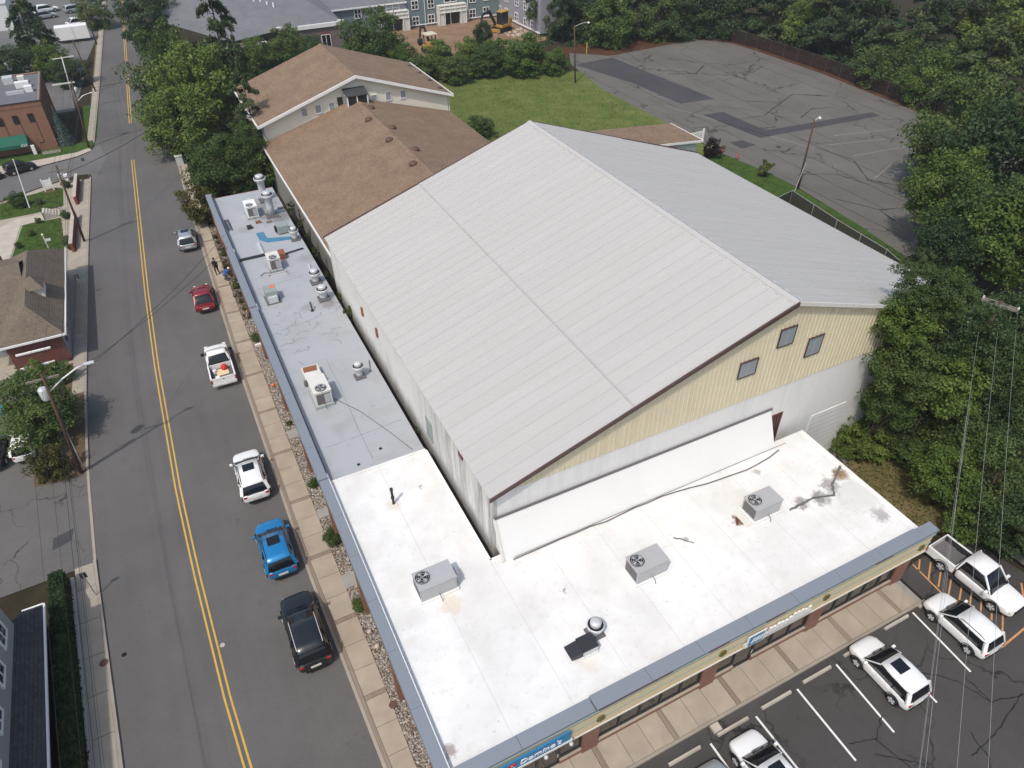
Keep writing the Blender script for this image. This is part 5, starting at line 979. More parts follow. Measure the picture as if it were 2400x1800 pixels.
('BO', -12.75, 43.23, 1.1, 1.41, 1.61, 'trees on the left of the street', 'olive round bush by the utility pole base')]
for k,x,y,zc,rx,rz,g,l in TREES: tree(k,x,y,zc,rx,rz,l,g)
# strip shrubs and bed plants along the parapet wall
for x,y,rr,l in ((2.45,34.5,.42,'small round shrub where the grey parapet meets the white roof'),(2.45,29.4,.68,'large dark shrub in the gravel beside the blue car'),(2.5,24.3,.55,'round green shrub in the gravel beside the black car'),(2.4,52.7,.5,'dark shrub in the gravel behind the white pickup'),(2.42,41.2,.25,'tiny reddish shrub in the gravel between pickup and white car')): tree('B2',x,y,rr*.7,rr,rr*.85,l,'shrubs in the gravel strip')
r=random.Random(9); kinds=['BF','BW','BO','BF','B2']
for i in range(13):
    y=56.5+i*1.35; rr=r.uniform(.32,.5); tree(kinds[i%5],2.4+r.uniform(-.12,.12),y,rr*.7,rr,rr*.9,'flowering bed plant, number %s along the bed from the white pickup toward the tree'%('one two three four five six seven eight nine ten eleven twelve thirteen'.split()[i]),'plants in the flower bed')
tree('B1',37.0,19.9,1.6,1.6,1.6,'bright bush at the foot of the trees by the roller door'); tree('B1',35.6,20.6,1.3,1.3,1.4,'leafy bush touching the roller door')
tree('BR',60.3,65.9,1.1,1.5,1.25,'dark burgundy bush beside the annex wall','bushes behind the warehouse'); tree('BW',62.0,58.4,.9,.9,1.2,'spiky upright plant in the grass strip by the pole','bushes behind the warehouse')
for i,(x,y,s) in enumerate(((9.25,47.2,.42),(9.3,50.2,.2),(9.6,58.5,.3),(9.7,61.5,.25),(9.7,64.5,.35),(9.7,68.5,.5),(9.25,32.5,.15),(9.28,54,.2))): 
    tree('BW',x,y,3.6,s,.6 if i else 1.1,'weeds growing in the dark alley gap, clump %s from the near end'%(['three','four','six','seven','eight','nine','two','five'][i]),'weeds in the alley gap')
for x,y,s,l in ((-14.6,82.4,.42,'small ball shrub at the upper left corner of the near lawn'),(-13.9,85.3,.4,'small ball shrub beside the foot of the steps'),(-15.7,80,.42,'small ball shrub half way down the lawn edge'),(-11.3,78.6,.6,'clipped ball topiary at the near end of the retaining wall'),(-11.2,85.0,.6,'clipped ball topiary at the gap by the steps'),(-13.9,90.2,.5,'flowery shrub by the flagpole foot'),(-11.0,93.8,.6,'dark shrub at the far end of the farther retaining wall'),(-15.9,90.5,1.1,'dark yew bush at the left of the corner lawn'),(-10.9,77.2,.45,'dark shrub between retaining wall and house')): tree('B2',x,y,s*.7,s,s*.85,l,'clipped shrubs in the house garden')
for x,y,l in ((-13.5,55.0,'leafy bush by the pergola, left one'),(-12.0,54.2,'leafy bush by the pergola, right one'),(-14.3,50.5,'leafy bush left of the street tree')): tree('B1',x,y,.9,1.0,1.0,l,'bushes in front of the brick house')
# hedge and grass tufts
def hedge():
    rr=np.random.default_rng(5); n=36000; y=rr.uniform(6,33.4,n); side=rr.integers(0,4,n); hw=.36; x0=np.array([LK(v)-1.75 for v in y])
    top=1.5+.12*np.sin(y*1.7)+.08*np.sin(y*4.1); u=rr.uniform(-1,1,n); v=rr.uniform(0,1,n)
    C=np.where((side<2)[:,None],np.c_[x0+u*hw,y,top+rr.normal(size=n)*.05],np.c_[x0+np.where(side==2,-hw,hw)+rr.normal(size=n)*.05,y,top*v])
    N=unit(np.where((side<2)[:,None],np.array([0,0,1.]),np.c_[np.where(side==2,-1.,1.),np.zeros(n),np.full(n,.4)])+rr.normal(size=(n,3))*.5)
    e=empty('clipped_hedge',(-12,20,0),'long dark clipped hedge along the lower left sidewalk','hedge'); C-=np.array([-12,20,0])
    link('foliage',leafmesh('foliage',C,N,rr.uniform(.05,.1,n),.6,M['hedge_leaf']),e); b=MB(); 
    solid_band(lambda y:LK(y)-2.02,lambda y:LK(y)-1.48,6,33.2,0,1.4).build('inner_foliage',M['hedge_leaf'],e)
hedge()
def tufts():
    rr=np.random.default_rng(8); n=26000; 
    def reg(m,x0,x1,y0,y1): return np.c_[rr.uniform(x0,x1,m),rr.uniform(y0,y1,m)]
    P=np.vstack([reg(9000,34,62,76,107),reg(7000,46.5,62,45,65),reg(3500,30.8,37.5,13.5,21),reg(3000,57,61.5,36,52),reg(3500,-18,-11.7,77,93.5)])
    P=P[~((P[:,0]<46)&(P[:,1]<82)&(P[:,0]>30)&(P[:,1]>74))]; P=P[~((P[:,0]<-15.3)&(P[:,1]<88))]; P=P[~((P[:,0]<-11)&(P[:,1]>85.2)&(P[:,1]<88.4))]
    m=len(P); C=np.c_[P,np.full(m,.06)]; N=unit(rr.normal(size=(m,3))*.6+np.array([0,0,.25])); 
    o=link('grass_tufts',leafmesh('grass_tufts',C,N,rr.uniform(.05,.13,m),.3,M['grass_blade'])); tag(o,'short uneven grass blades on the lawns and strips','grass',kind='stuff')
tufts()

# ================================================================== VEHICLES
def loft(st,cap=True):
    b=MB(); n=len(st[0]); v=[p for s in st for p in s]; f=[]
    for i in range(len(st)-1):
        for j in range(n-1): f.append((i*n+j,i*n+j+1,(i+1)*n+j+1,(i+1)*n+j))
        f.append((i*n+n-1,i*n,(i+1)*n,(i+1)*n+n-1))
    if cap: f+=[tuple(range(n-1,-1,-1)),tuple(range((len(st)-1)*n,len(st)*n))]
    return b.add(v,f)
def section(y,hw,zb,zs,zt):
    h=[(0,zb),(hw*.82,zb),(hw*.97,zb+.09),(hw,(zb+zs)/2),(hw*.985,zs-.07),(hw*.9,zs),(hw*.5,zt),(0,zt+.012)]
    return [(x,y,z) for x,z in h]+[(-x,y,z) for x,z in h[-2:0:-1]]
def subsurf(o,l=2):
    s=o.modifiers.new('sub','SUBSURF'); s.levels=l; s.render_levels=l
    for p in o.data.polygons: p.use_smooth=True
    return o
def wheels(e,L,w,r,fy,ry):
    b=MB(); b.lathe((0,0,0),[(r*.62,-.11),(r*.97,-.1),(r,-.05),(r,.05),(r*.97,.1),(r*.62,.11)],20)
    tm=MB(); tm.v=[(z,x,y) for x,y,z in b.v]; tm.f=b.f; tm.m=b.m; tyre=tm.mesh('wheel',M['rubber'],False)
    rb=MB(); rb.lathe((0,0,0),[(r*.62,-.113),(r*.62,.113)],16); 
    q=MB(); q.v=[(z,x,y) for x,y,z in rb.v]; q.f=rb.f; q.m=rb.m
    for k in range(5):
        a=k*2*math.pi/5
        for sx in (-1,1): q.beam((sx*.12,0,0),(sx*.118,r*.56*math.cos(a),r*.56*math.sin(a)),.05,.07,1)
    rim=q.mesh('rim',[M['unit_dark'],M['galv']])
    for sx in (-1,1):
        for y in (fy,ry):
            wl=link('wheel',tyre,e,(sx*(w-.085),y,r)); link('rim',rim,wl)
            a=MB(); P=[(sx*(w+.004),y+(r+.07)*math.cos(t*math.pi/12),r+(r+.07)*math.sin(t*math.pi/12)) for t in range(-1,14)]; a.tube(P,.022,5); a.build('wheel_arch',M['rubber'],e,local=True)
def car(name,label,x,y,rz,paint,L=4.45,W=1.8,H=1.62,kind='suv',sunroof=False,rails=True,group=None,rack=None):
    e=empty(name,(x,y,0),label,'car',group,rz); w=W/2; P=M[paint]; s=H/1.62
    if kind=='suv': S=[(-.5,.80,.46,.80,.82),(-.488,.90,.36,.95,.97),(-.45,.96,.28,1.0,1.01),(-.25,1,.24,1.0,1.0),(0,1,.24,.98,.98),(.19,1,.24,.95,.99),(.27,.99,.24,.93,.98),(.38,.96,.26,.88,.93),(.45,.9,.29,.8,.85),(.487,.8,.34,.7,.73),(.5,.68,.42,.6,.62)]; c=dict(fb=.25,ft=.04,rt=-.415,rb=-.478,zb=1.0)
    elif kind=='sedan': S=[(-.5,.78,.42,.74,.76),(-.487,.88,.34,.86,.88),(-.44,.95,.27,.9,.93),(-.3,1,.23,.9,.93),(0,1,.22,.88,.9),(.19,1,.22,.85,.89),(.28,.98,.22,.82,.87),(.38,.95,.25,.77,.82),(.45,.88,.28,.7,.74),(.487,.78,.32,.62,.64),(.5,.66,.38,.54,.56)]; c=dict(fb=.22,ft=.02,rt=-.24,rb=-.40,zb=.86)
    st=[section(t*L,w*hw,zb*s,zs*s,zt*s) for t,hw,zb,zs,zt in S]
    subsurf(loft(st).build('body',P,e,local=True))
    zb=c['zb']*s; bw,tw=w*.93,w*.775
    def cs(yb,k):   # cabin section between belt and roof, k=0 at belt, 1 at roof height
        zt=zb+(H-zb)*k; t_=bw+(tw-bw)*k; h=[(bw+(tw-bw)*0,zb-.04),(bw*.98+(t_-bw)*.5,zb+(zt-zb)*.5),(t_,zt-.07*k),(t_*.85,zt-.015*k),(t_*.45,zt+.004),(0,zt+.01)]
        return [(a,yb,z) for a,z in h]+[(-a,yb,z) for a,z in h[-2::-1]]
    ys=[(c['fb'],.02),((c['fb']*.55+c['ft']*.45),.55),(c['ft'],.965),((c['ft']*.6+c['rt']*.4),1.0),((c['ft']*.2+c['rt']*.8),.99),(c['rt'],.95),((c['rt']+c['rb'])/2,.52),(c['rb'],.02)]
    st=[cs(t*L,k) for t,k in ys]; loft(st).build('cabin_glass',M['car_glass'],e,smooth=True,local=True)
    # roof skin
    rs=[]
    for t,k in [(c['ft']+.012,.96),((c['ft']*.6+c['rt']*.4),1.0),((c['ft']*.2+c['rt']*.8),.99),(c['rt']-.012,.945)]:
        zt=zb+(H-zb)*k; t_=(bw+(tw-bw)*k)*(.93 if k<.97 else 1); h=[(t_+.03,zt-.11),(t_+.02,zt-.05),(t_*.87,zt+.012),(t_*.45,zt+.03),(0,zt+.036)]
        rs.append([(a,t*L,z) for a,z in h]+[(-a,t*L,z) for a,z in h[-2::-1]])
    rf=loft(rs).build('roof',P,e,smooth=True,local=True)
    if sunroof: MB().box(-w*.4,w*.4,(c['ft']*.8+c['rt']*.2)*L-.5,(c['ft']*.8+c['rt']*.2)*L+.16,H+.02,H+.047).build('sunroof',M['car_glass'],rf,local=True,bevel=.015)
    if rails:
        for sx in (-1,1): MB().tube([(sx*tw*.93,c['ft']*L-.15,H-.02),(sx*tw*.93,c['ft']*L-.35,H+.06),(sx*tw*.93,c['rt']*L+.4,H+.05),(sx*tw*.93,c['rt']*L+.15,H-.03)],.02,5).build('roof_rail',M['dark_metal' if paint!='paint_black' else 'galv'],rf,local=True)
    for sx in (-1,1):
        MB().beam((sx*(bw-.01),c['fb']*L-.02,zb-.03),(sx*(tw+.01),c['ft']*L,H-.08),.055,.05).build('pillar',P,e,local=True)
        MB().beam((sx*(bw-.01),c['rb']*L+.05,zb-.03),(sx*(tw),c['rt']*L+.02,H-.1),.2 if kind=='suv' else .1,.12).build('pillar',P,e,local=True)
        ym=(c['ft']*.45+c['rt']*.55)*L; MB().beam((sx*(bw+.0),ym,zb-.03),(sx*(tw+.03),ym,H-.1),.07,.03).build('pillar',M['black'],e,local=True)
        m_=MB(); m_.box(sx*w+(-.02 if sx<0 else -.02),sx*w+.02,c['fb']*L-.3,c['fb']*L-.22,zb,zb+.06); m_.box(min(sx*(w+.01),sx*(w+.2)),max(sx*(w+.01),sx*(w+.2)),c['fb']*L-.33,c['fb']*L-.19,zb,zb+.15); m_.build('mirror',P,e,local=True,bevel=.02)
        MB().box(min(sx*w*.5,sx*w*.72),max(sx*w*.5,sx*w*.72),L*.462,L*.484,.62*s,.72*s).build('headlight',M['lamp_glass'],e,local=True,bevel=.03)
        MB().box(min(sx*w*.6,sx*w*.86),max(sx*w*.6,sx*w*.86),-L*.497,-L*.47,.74*s,.9*s).build('tail_light',M['red_lamp'],e,local=True,bevel=.03)
        for yy in (.05,-.2): MB().box(sx*w-.01,sx*w+.012,yy*L,yy*L+.17,.78*s,.815*s).build('door_handle',P,e,local=True)
    MB().box(-.27,.27,-L*.503,-L*.495,.58*s,.72*s).build('number_plate',M['off_white'],e,local=True); MB().box(-w*.6,w*.6,-L*.505,-L*.488,.34*s,.46*s).build('bumper',M['rubber'],e,local=True)
    MB().box(-w*.55,w*.55,L*.485,L*.5,.4*s,.58*s).build('grille',M['black'],e,local=True)
    b=MB(); b.box(-w*.6,w*.6,-L*.4865,-L*.4835,.95*s,.99*s) ; b.tube([(-.25*w,c['fb']*L+.03,zb+.02),(.45*w,c['fb']*L-.02,zb+.05)],.012,4); b.build('wiper',M['black'],e,local=True)
    wheels(e,L,w,.335*s,L*.29,-L*.295); return e
def pickup(name,label,x,y,rz,paint,L=5.0,W=1.85,H=1.75,crew=False,rz_=0):
    e=empty(name,(x,y,0),label,'pickup truck',None,rz); w=W/2; P=M[paint]; cab0=-.12 if not crew else -.16
    S=[(cab0-.002,1,.32,1.02,1.02),(cab0+.05,1,.3,1.02,1.03),(.1,1,.3,1.0,1.0),(.22,1,.3,.98,1.03),(.3,.99,.3,.96,1.02),(.4,.97,.32,.92,.98),(.46,.93,.36,.85,.9),(.49,.84,.42,.74,.78),(.5,.74,.5,.66,.68)]
    subsurf(loft([section(t*L,w*hw,zb,zs,zt) for t,hw,zb,zs,zt in S]).build('body',P,e,local=True))
    zb=.98; bw,tw=w*.92,w*.74
    def cs(yb,k):
        zt=zb+(H-zb)*k; t_=bw+(tw-bw)*k; h=[(bw,zb-.04),((bw+t_)/2,zb+(zt-zb)*.5),(t_,zt-.07*k),(t_*.8,zt-.01),(0,zt+.01)]; return [(a,yb,z) for a,z in h]+[(-a,yb,z) for a,z in h[-2::-1]]
    fb,ft,rt,rb=(.25,.1,cab0+.035,cab0) if crew else (.25,.1,cab0+.08,cab0)
    loft([cs(fb*L,.02),cs((fb+ft)/2*L,.5),cs(ft*L,.96),cs((ft+rt)/2*L,1),cs(rt*L,.97),cs((rt+rb)/2*L,.5),cs(rb*L,.02)]).build('cabin_glass',M['car_glass'],e,smooth=True,local=True)
    rs=[]
    for t,k in [(ft+.008,.96),((ft+rt)/2,1.0),(rt-.008,.965)]:
        zt=zb+(H-zb)*k; t_=bw+(tw-bw)*k; h=[(t_+.03,zt-.1),(t_+.02,zt-.04),(t_*.8,zt+.014),(0,zt+.03)]; rs.append([(a,t*L,z) for a,z in h]+[(-a,t*L,z) for a,z in h[-2::-1]])
    loft(rs).build('roof',P,e,smooth=True,local=True)
    for sx in (-1,1):
        MB().beam((sx*(bw-.01),fb*L-.02,zb-.03),(sx*(tw+.01),ft*L,H-.07),.1,.06).build('pillar',P,e,local=True); MB().beam((sx*(bw-.01),rb*L+.05,zb-.03),(sx*tw,rt*L+.02,H-.08),.14,.08).build('pillar',P,e,local=True)
        MB().box(min(sx*(w+.01),sx*(w+.25)),max(sx*(w+.01),sx*(w+.25)),fb*L-.32,fb*L-.17,zb+.02,zb+.22).build('mirror',M['black'] if not crew else P,e,local=True,bevel=.02)
        MB().box(min(sx*w*.6,sx*w*.9),max(sx*w*.6,sx*w*.9),L*.46,L*.488,.66,.86).build('headlight',M['lamp_glass'],e,local=True,bevel=.03)
        MB().box(min(sx*(w-.1),sx*w),max(sx*(w-.1),sx*w),-L*.5-.015,-L*.485,.62,.98).build('tail_light',M['red_lamp'],e,local=True)
        bs=MB().box(min(sx*w,sx*(w-.12)),max(sx*w,sx*(w-.12)),-L*.5,cab0*L-.04,.5,1.08).build('bed_side',P,e,local=True,bevel=.03)
        MB().box(min(sx*(w-.125),sx*(w-.14)),max(sx*(w-.125),sx*(w-.14)),-L*.5+.06,cab0*L-.1,.66,1.04).build('bed_liner',M['dark_metal'],e,local=True)
        if crew: MB().box(min(sx*(w+.02),sx*(w+.16)),max(sx*(w+.02),sx*(w+.16)),cab0*L,.22*L,.36,.42).build('running_board',M['rubber'],e,local=True)
    MB().box(-w+.12,w-.12,-L*.5+.06,cab0*L-.08,.55,.66).build('bed_floor',M['unit_dark'],e,local=True); MB().box(-w+.12,w-.12,cab0*L-.08,cab0*L-.04,.5,1.08).build('bed_front',P,e,local=True)
    MB().box(-w+.12,w-.12,-L*.5,-L*.5+.06,.55,1.07).build('tailgate',P,e,local=True,bevel=.02); MB().box(-.05,.05,-L*.5-.01,-L*.5,.85,.93).build('badge',M['black'],e,local=True)
    MB().box(-w*.95,w*.95,-L*.5-.16,-L*.5-.02,.42,.56).build('bumper',M['galv'],e,local=True); MB().box(-.2,.2,-L*.5-.17,-L*.5-.16,.44,.55).build('number_plate',M['off_white'],e,local=True); MB().box(-w*.6,w*.6,L*.485,L*.502,.5,.74).build('grille',M['black'],e,local=True)
    wheels(e,L,w,.38,L*.31,-L*.29); return e
car('parked_car','silver hatchback with dark sunroof parked nearest the roadside trees',-.33,73.0,R(-3),'paint_silver',4.2,1.72,1.55,sunroof=True,group='cars parked along the mall kerb')
car('parked_car','dark red sedan parked at the mall kerb',-.52,60.9,R(-2),'paint_red',4.3,1.7,1.45,'sedan',rails=False,group='cars parked along the mall kerb')
pk=pickup('parked_pickup','white pickup with tools in its open bed parked at the mall kerb',-.83,50.1,R(-1),'paint_white')
car('parked_car','white sport utility car with black sunroof parked at the mall kerb',-1.0,36.85,R(-1),'paint_white',4.55,1.8,1.64,sunroof=True,group='cars parked along the mall kerb')
car('parked_car','bright blue sport utility car parked at the mall kerb',-.86,30.2,R(0),'paint_blue',4.3,1.8,1.62,sunroof=True,group='cars parked along the mall kerb')
car('parked_car','long black sport utility car parked at the mall kerb',-.66,24.0,R(0),'paint_black',4.75,1.86,1.72,group='cars parked along the mall kerb')
# load in the pickup bed
tag(MB().box(-1.25,-.35,48.35,49.15,.68,.74).build('plywood_sheet',M['orange'] if 0 else M['cream']),'tan board lying in the white pickup bed','board')
tag(MB().lathe((-.6,49.05,.75),[(.22,0),(.26,.2),(.18,.34),(.08,.4)],14).build('fuel_can',M['red']),'red can at the front of the white pickup bed','can')
tag(MB().lathe((-1.35,48.9,.67),[(.12,0),(.14,.28),(.1,.3)],12).build('paint_bucket',M['white_paint']),'white bucket in the white pickup bed','bucket')
tag(MB().box(-1.4,-1.1,48.0,48.25,.67,.82).build('tool_case',M['white_paint']),'small white case near the pickup tailgate','case')
lg='cars nosed in at the mall front'
car('parked_car','white sport utility car with black sunroof nosed in at the mall, fully in view',25.05,8.25,R(0),'paint_white',3.75,1.75,1.6,sunroof=True,rails=False,group=lg)
car('parked_car','white wagon with black roof rails next to the hatched bay',30.7,8.35,R(0),'paint_white',3.75,1.72,1.55,rails=True,group=lg)
car('parked_car','white car with panoramic roof cut by the bottom frame edge',16.3,7.25,R(0),'paint_white',3.75,1.75,1.58,sunroof=True,rails=False,group=lg)
car('parked_car','silver car of which only the hood shows at the bottom edge',13.85,6.95,R(0),'paint_silver',3.8,1.72,1.55,rails=False,group=lg)
pickup('parked_pickup','white crew-cab pickup backed in beside the trees',34.0,10.0,R(183),'paint_white',5.1,1.75,1.85,True)
# left and far cars
car('parked_car','white hatchback half under the street tree in the left lot',-14.3,47.2,R(-4),'paint_white',3.6,1.45,1.45,rails=False); car('parked_car','dark grey car at the left frame edge in the left lot',-16.3,47.2,R(-4),'paint_dark',3.6,1.45,1.45,rails=False)
car('parked_car','black hatchback parked in the side street',-15.9,101.4,R(-70),'paint_black',3.4,1.4,1.4,rails=False); car('parked_car','black car at the frame edge in the side street',-19.4,100.2,R(-70),'paint_black',3.4,1.4,1.4,'sedan',rails=False)
for x,y,p,l in ((-7.5,190.5,'paint_silver','silver pickup-like car farthest up in the far lot'),(-7.4,177.5,'paint_white','white car nearest the box trailer in the far lot'),(-12.8,193.5,'paint_white','white car in the left row of the far lot, upper one'),(-13.2,187.2,'paint_silver','pale car in the left row of the far lot, lower one'),(-14.8,193.2,'paint_dark','dark car left of the white one in the far lot')): car('parked_car',l,x,y,R(-75),p,4.4,1.8,1.5,'sedan' if y<180 else 'suv',rails=False,group='cars in the far lot')
for k,(x0,x1,y) in enumerate(((12.69,14.5,9.7),(15.58,17.44,9.75),(18.37,20.24,9.8),(21.15,23.02,9.88),(24.1,25.9,10.0),(27.24,29.01,10.15),(30.0,31.6,10.25))):
    tag(MB().extr([(y-.09,0),(y+.09,0),(y+.05,.13),(y-.05,.13)],'x',x0,x1).build('wheel_stop',M['pale_concrete']),'concrete wheel stop, number %s from the left along the front walk'%('one two three four five six seven'.split()[k]),'wheel stop','wheel stops at the front walk')
tag(MB().box(15.5,15.95,9.85,10.25,0,.16).build('loose_block',M['pale_concrete']),'loose concrete block beside the second wheel stop','block')

# ================================================================== POLES, WIRES, FURNITURE
def pole(name,x,y,top,label,cat='utility pole',r=.12,mat='wood_pole',lean=(0,0)):
    e=empty(name,(x,y,0),label,cat); MB().tube([(0,0,-.1),(lean[0]*.5,lean[1]*.5,top*.5),(lean[0],lean[1],top)],r,10,0,r*.65).build('pole',M[mat],e,smooth=True,local=True); return e
p0=pole('utility_pole',-11.16,42.85,8.6,'wooden utility pole with transformer and street lamp at the left lot','utility pole',.115,'wood_pole',(.9,-.6))
MB().lathe((.3,.35,6.2),[(.05,-.05),(.26,0),(.28,.1),(.28,.75),(.22,.85),(.08,.9)],16).build('transformer',M['galv'],p0,smooth=True,local=True); MB().beam((-.1,-.5,8.2),(1.7,-.5,8.2),.1,.12).build('crossarm',M['grey_wood'],p0,local=True)
MB().tube([(.75,-.5,7.2),(1.7,-.2,7.7),(2.5,.2,7.9),(3.0,.45,7.9)],.05,8).build('lamp_arm',M['white_paint'],p0,smooth=True,local=True); MB().box(2.95,3.55,.35,.6,7.8,7.95).build('lamp_head',M['galv'],p0,local=True,bevel=.05)
for z in (5.0,4.2): MB().cyl((.55,-.25),.12,z,z+.5,8).build('cable_box',M['dark_metal'],p0,local=True)
MB().tube([(.2,.2,.0),(.5,-.1,5.0)],.04).build('riser',M['galv'],p0,local=True)
p1=pole('utility_pole',-9.73,78.2,8.2,'wooden utility pole on the left sidewalk by the retaining walls',lean=(.4,-.4)); MB().beam((-.5,-.4,7.7),(1.3,-.4,7.7),.1,.12).build('crossarm',M['grey_wood'],p1,local=True); MB().beam((-.4,-.4,6.9),(1.2,-.4,6.9),.09,.1).build('crossarm',M['grey_wood'],p1,local=True)
p2=pole('utility_pole',-8.3,106.1,8.2,'utility pole with street lamp at the far corner of the side street',lean=(.9,.3)); MB().beam((-1.3,.3,7.9),(1.2,.3,7.9),.12,.14).build('crossarm',M['off_white'],p2,local=True); MB().lathe((1.0,.4,6.6),[(.22,0),(.24,.6),(.1,.75)],12).build('transformer',M['galv'],p2,smooth=True,local=True)
MB().tube([(.6,.2,5.6),(1.5,.4,6.2),(2.4,.6,6.35)],.05).build('lamp_arm',M['white_paint'],p2,smooth=True,local=True); MB().box(2.3,2.8,.5,.72,6.28,6.4).build('lamp_head',M['galv'],p2,local=True,bevel=.04)
p3=pole('utility_pole',-6.35,130.3,7.5,'farther utility pole up the left sidewalk',lean=(-.6,.3)); MB().beam((-1.3,.2,7.0),(.5,.2,7.0),.1,.12).build('crossarm',M['grey_wood'],p3,local=True)
p4=pole('utility_pole',-9.2,121,7.5,'grey utility pole beside the brick office side wall',mat='steel_pole',r=.12,lean=(.7,.4)); MB().beam((-.5,.4,7.3),(2.2,.4,7.4),.1,.12).build('crossarm',M['off_white'],p4,local=True)
p5=pole('utility_pole',-4.9,160,7.5,'utility pole by the white box trailer'); MB().beam((-.9,0,7.0),(.9,0,7.0),.1,.12).build('crossarm',M['grey_wood'],p5,local=True)
pr=pole('utility_pole',42.35,19.25,11.2,'utility pole with weathered double crossarm among the right hand trees')
for s in (-.12,.12): MB().beam((-.28+s,.99+s*.3,10.9),(.4+s,-.88+s*.3,10.9),.1,.14).build('crossarm',M['grey_wood'],pr,local=True)
for k in (-1,.0,1): MB().lathe((k*.33,-k*.9,10.98),[(.05,0),(.07,.08),(.03,.2)],8).build('insulator',M['off_white'],pr,local=True)
def wire(a,b,sag,r,mat,label,group,n=14):
    pts=[(a[0]+(b[0]-a[0])*t,a[1]+(b[1]-a[1])*t,a[2]+(b[2]-a[2])*t-4*sag*t*(1-t)) for t in [i/n for i in range(n+1)]]
    tag(MB().tube(pts,r,4).build('overhead_wire',M[mat]),label,'wire',group)
G='overhead wires along the left sidewalk'
WN=['leftmost thin top wire','middle thin top wire','rightmost thin top wire','upper thick black cable','lower thick black cable']
T=[(-11.26+.9+dx,42.85-.6,z) for dx,z in ((-.9,8.25),(0,8.5),(.8,8.25),(.1,6.4),(.1,5.9))]
for i,t in enumerate(T):
    wire(t,(-8.6+(i%3)*.55,-15,7.2 if i<3 else 6),.7,.007 if i<3 else .012,'wire_black',WN[i]+' from the transformer pole down past the lower left hedge',G+' near')
    wire(t,(-9.33+(-.5,.0,.9,.1,.1)[i],77.8,(7.75,7.9,7.75,6.4,5.9)[i]),.6,.007 if i<3 else .012,'wire_black',WN[i]+' between the transformer pole and the retaining wall pole',G+' middle')
    wire((-9.33+(-.5,.0,.9,.1,.1)[i],77.8,(7.75,7.9,7.75,6.4,5.9)[i]),(-7.4+(-.9,.0,1.0,.1,.1)[i],106.4,(7.95,8.1,7.95,6.2,5.8)[i]),.5,.012,'wire_black',WN[i]+' between the retaining wall pole and the corner pole',G+' far')
    if i<3: wire((-7.4+(-.9,.0,1.0)[i],106.4,8),(-6.9+(-.6,0,.6)[i],130.5,7.2),.4,.02,'wire_black',WN[i]+' beyond the corner pole',G+' farthest')
for k in range(2): wire((-10.3,42.3,7.4-k*.5),(2.7,60+k*2.2,5.2),.5,.014,'wire_black',("nearer","farther")[k]+" black service wire crossing the street to the grey roof",'service wires over the street')
wire((-9.4,77.8,7.2),(3.0,96,6.0),.5,.025,'wire_black','black wire crossing the street toward the roadside trees','')
wire((-7.5,106.3,7.0),(4.5,112,6.5),.3,.025,'wire_black','black wire crossing the street beyond the side street','')
for i,(dx,dy) in enumerate(((-.28,.99),(.02,.05),(.36,-.8))): wire((42.35+dx,19.25+dy,11.15),(15.2+i*.9-7,3.7-.5*i-6.5,9.6),.5,.007,'wire_grey',('leftmost','middle','rightmost')[i]+' pale overhead wire from the double crossarm over the parked cars','overhead wires over the front lot')
for z in (7.6,7.2): wire((42.2,19.1,z),(9.5,-2.6,6.4),.4,.007,'wire_grey',('upper' if z>7.4 else 'lower')+' of two slack pale cables over the parked cars','overhead cables over the front lot')
def lightpole(x,y,h,label,arm,mat='wood_pole',lean=(0,0)):
    e=pole('lamp_pole',x,y,h,label,'lamp pole',.13,mat,lean); MB().tube([(lean[0],lean[1],h-.2),(lean[0]+arm[0]*.6,lean[1]+arm[1]*.6,h+.1),(lean[0]+arm[0],lean[1]+arm[1],h+.1)],.04,6).build('lamp_arm',M['galv'],e,local=True)
    MB().lathe((lean[0]+arm[0],lean[1]+arm[1],h-.08),[(.22,0),(.2,.1),(.08,.22)],12).build('lamp_head',M['lamp_glass'],e,smooth=True,local=True); return e
lightpole(60.6,99.1,8.2,'wooden lamp pole at the edge of the lawn and the old lot',(2.6,.3),lean=(-.4,.3)); lightpole(63.1,54.0,8.0,'wooden lamp pole by the chain link fence corner',(.9,.2),lean=(-.6,-.4))
tag(MB().tube([(70.5,112,0),(70.5,112,1.8)],.09,8,0,.09).build('marker_post',M['yellow_line']),'short yellow post at the far edge of the old lot','post')
# chain link fence with mesh panels and posts
def chain(name,pts,h,label,mat='fence_mesh',top='steel_pole'):
    e=empty(name,(*pts[0],0),label,'fence')
    for i in range(len(pts)-1):
        a,b=Vector((*pts[i],0)),Vector((*pts[i+1],0)); n=max(1,round((b-a).length/3))
        for k in range(n):
            p=a+(b-a)*k/n; q=a+(b-a)*(k+1)/n
            f=MB(); f.beam((p.x,p.y,h/2),(q.x,q.y,h/2),.02,h); f.build('mesh_panel',M[mat],e); f=MB(); f.tube([(p.x,p.y,h),(q.x,q.y,h)],.03); f.build('top_rail',M[top],e); f=MB(); f.tube([(p.x,p.y,0),(p.x,p.y,h+.05)],.045); f.build('post',M[top],e)
t=NT('fence_mesh'); t.col((.06,.055,.05)); t.done(.8); tp=t.n('ShaderNodeBsdfTransparent'); mx=t.n('ShaderNodeMixShader'); mx.inputs[0].default_value=.72; t.l(tp.outputs[0],mx.inputs[1]); t.l(t.b.outputs[0],mx.inputs[2]); t.l(mx.outputs[0],t.out.inputs[0]); M['fence_mesh']=t.mat
t=NT('fence_rust'); t.col((.035,.02,.016)); t.done(.8); tp=t.n('ShaderNodeBsdfTransparent'); mx=t.n('ShaderNodeMixShader'); mx.inputs[0].default_value=.6; t.l(tp.outputs[0],mx.inputs[1]); t.l(t.b.outputs[0],mx.inputs[2]); t.l(mx.outputs[0],t.out.inputs[0]); M['fence_rust']=t.mat
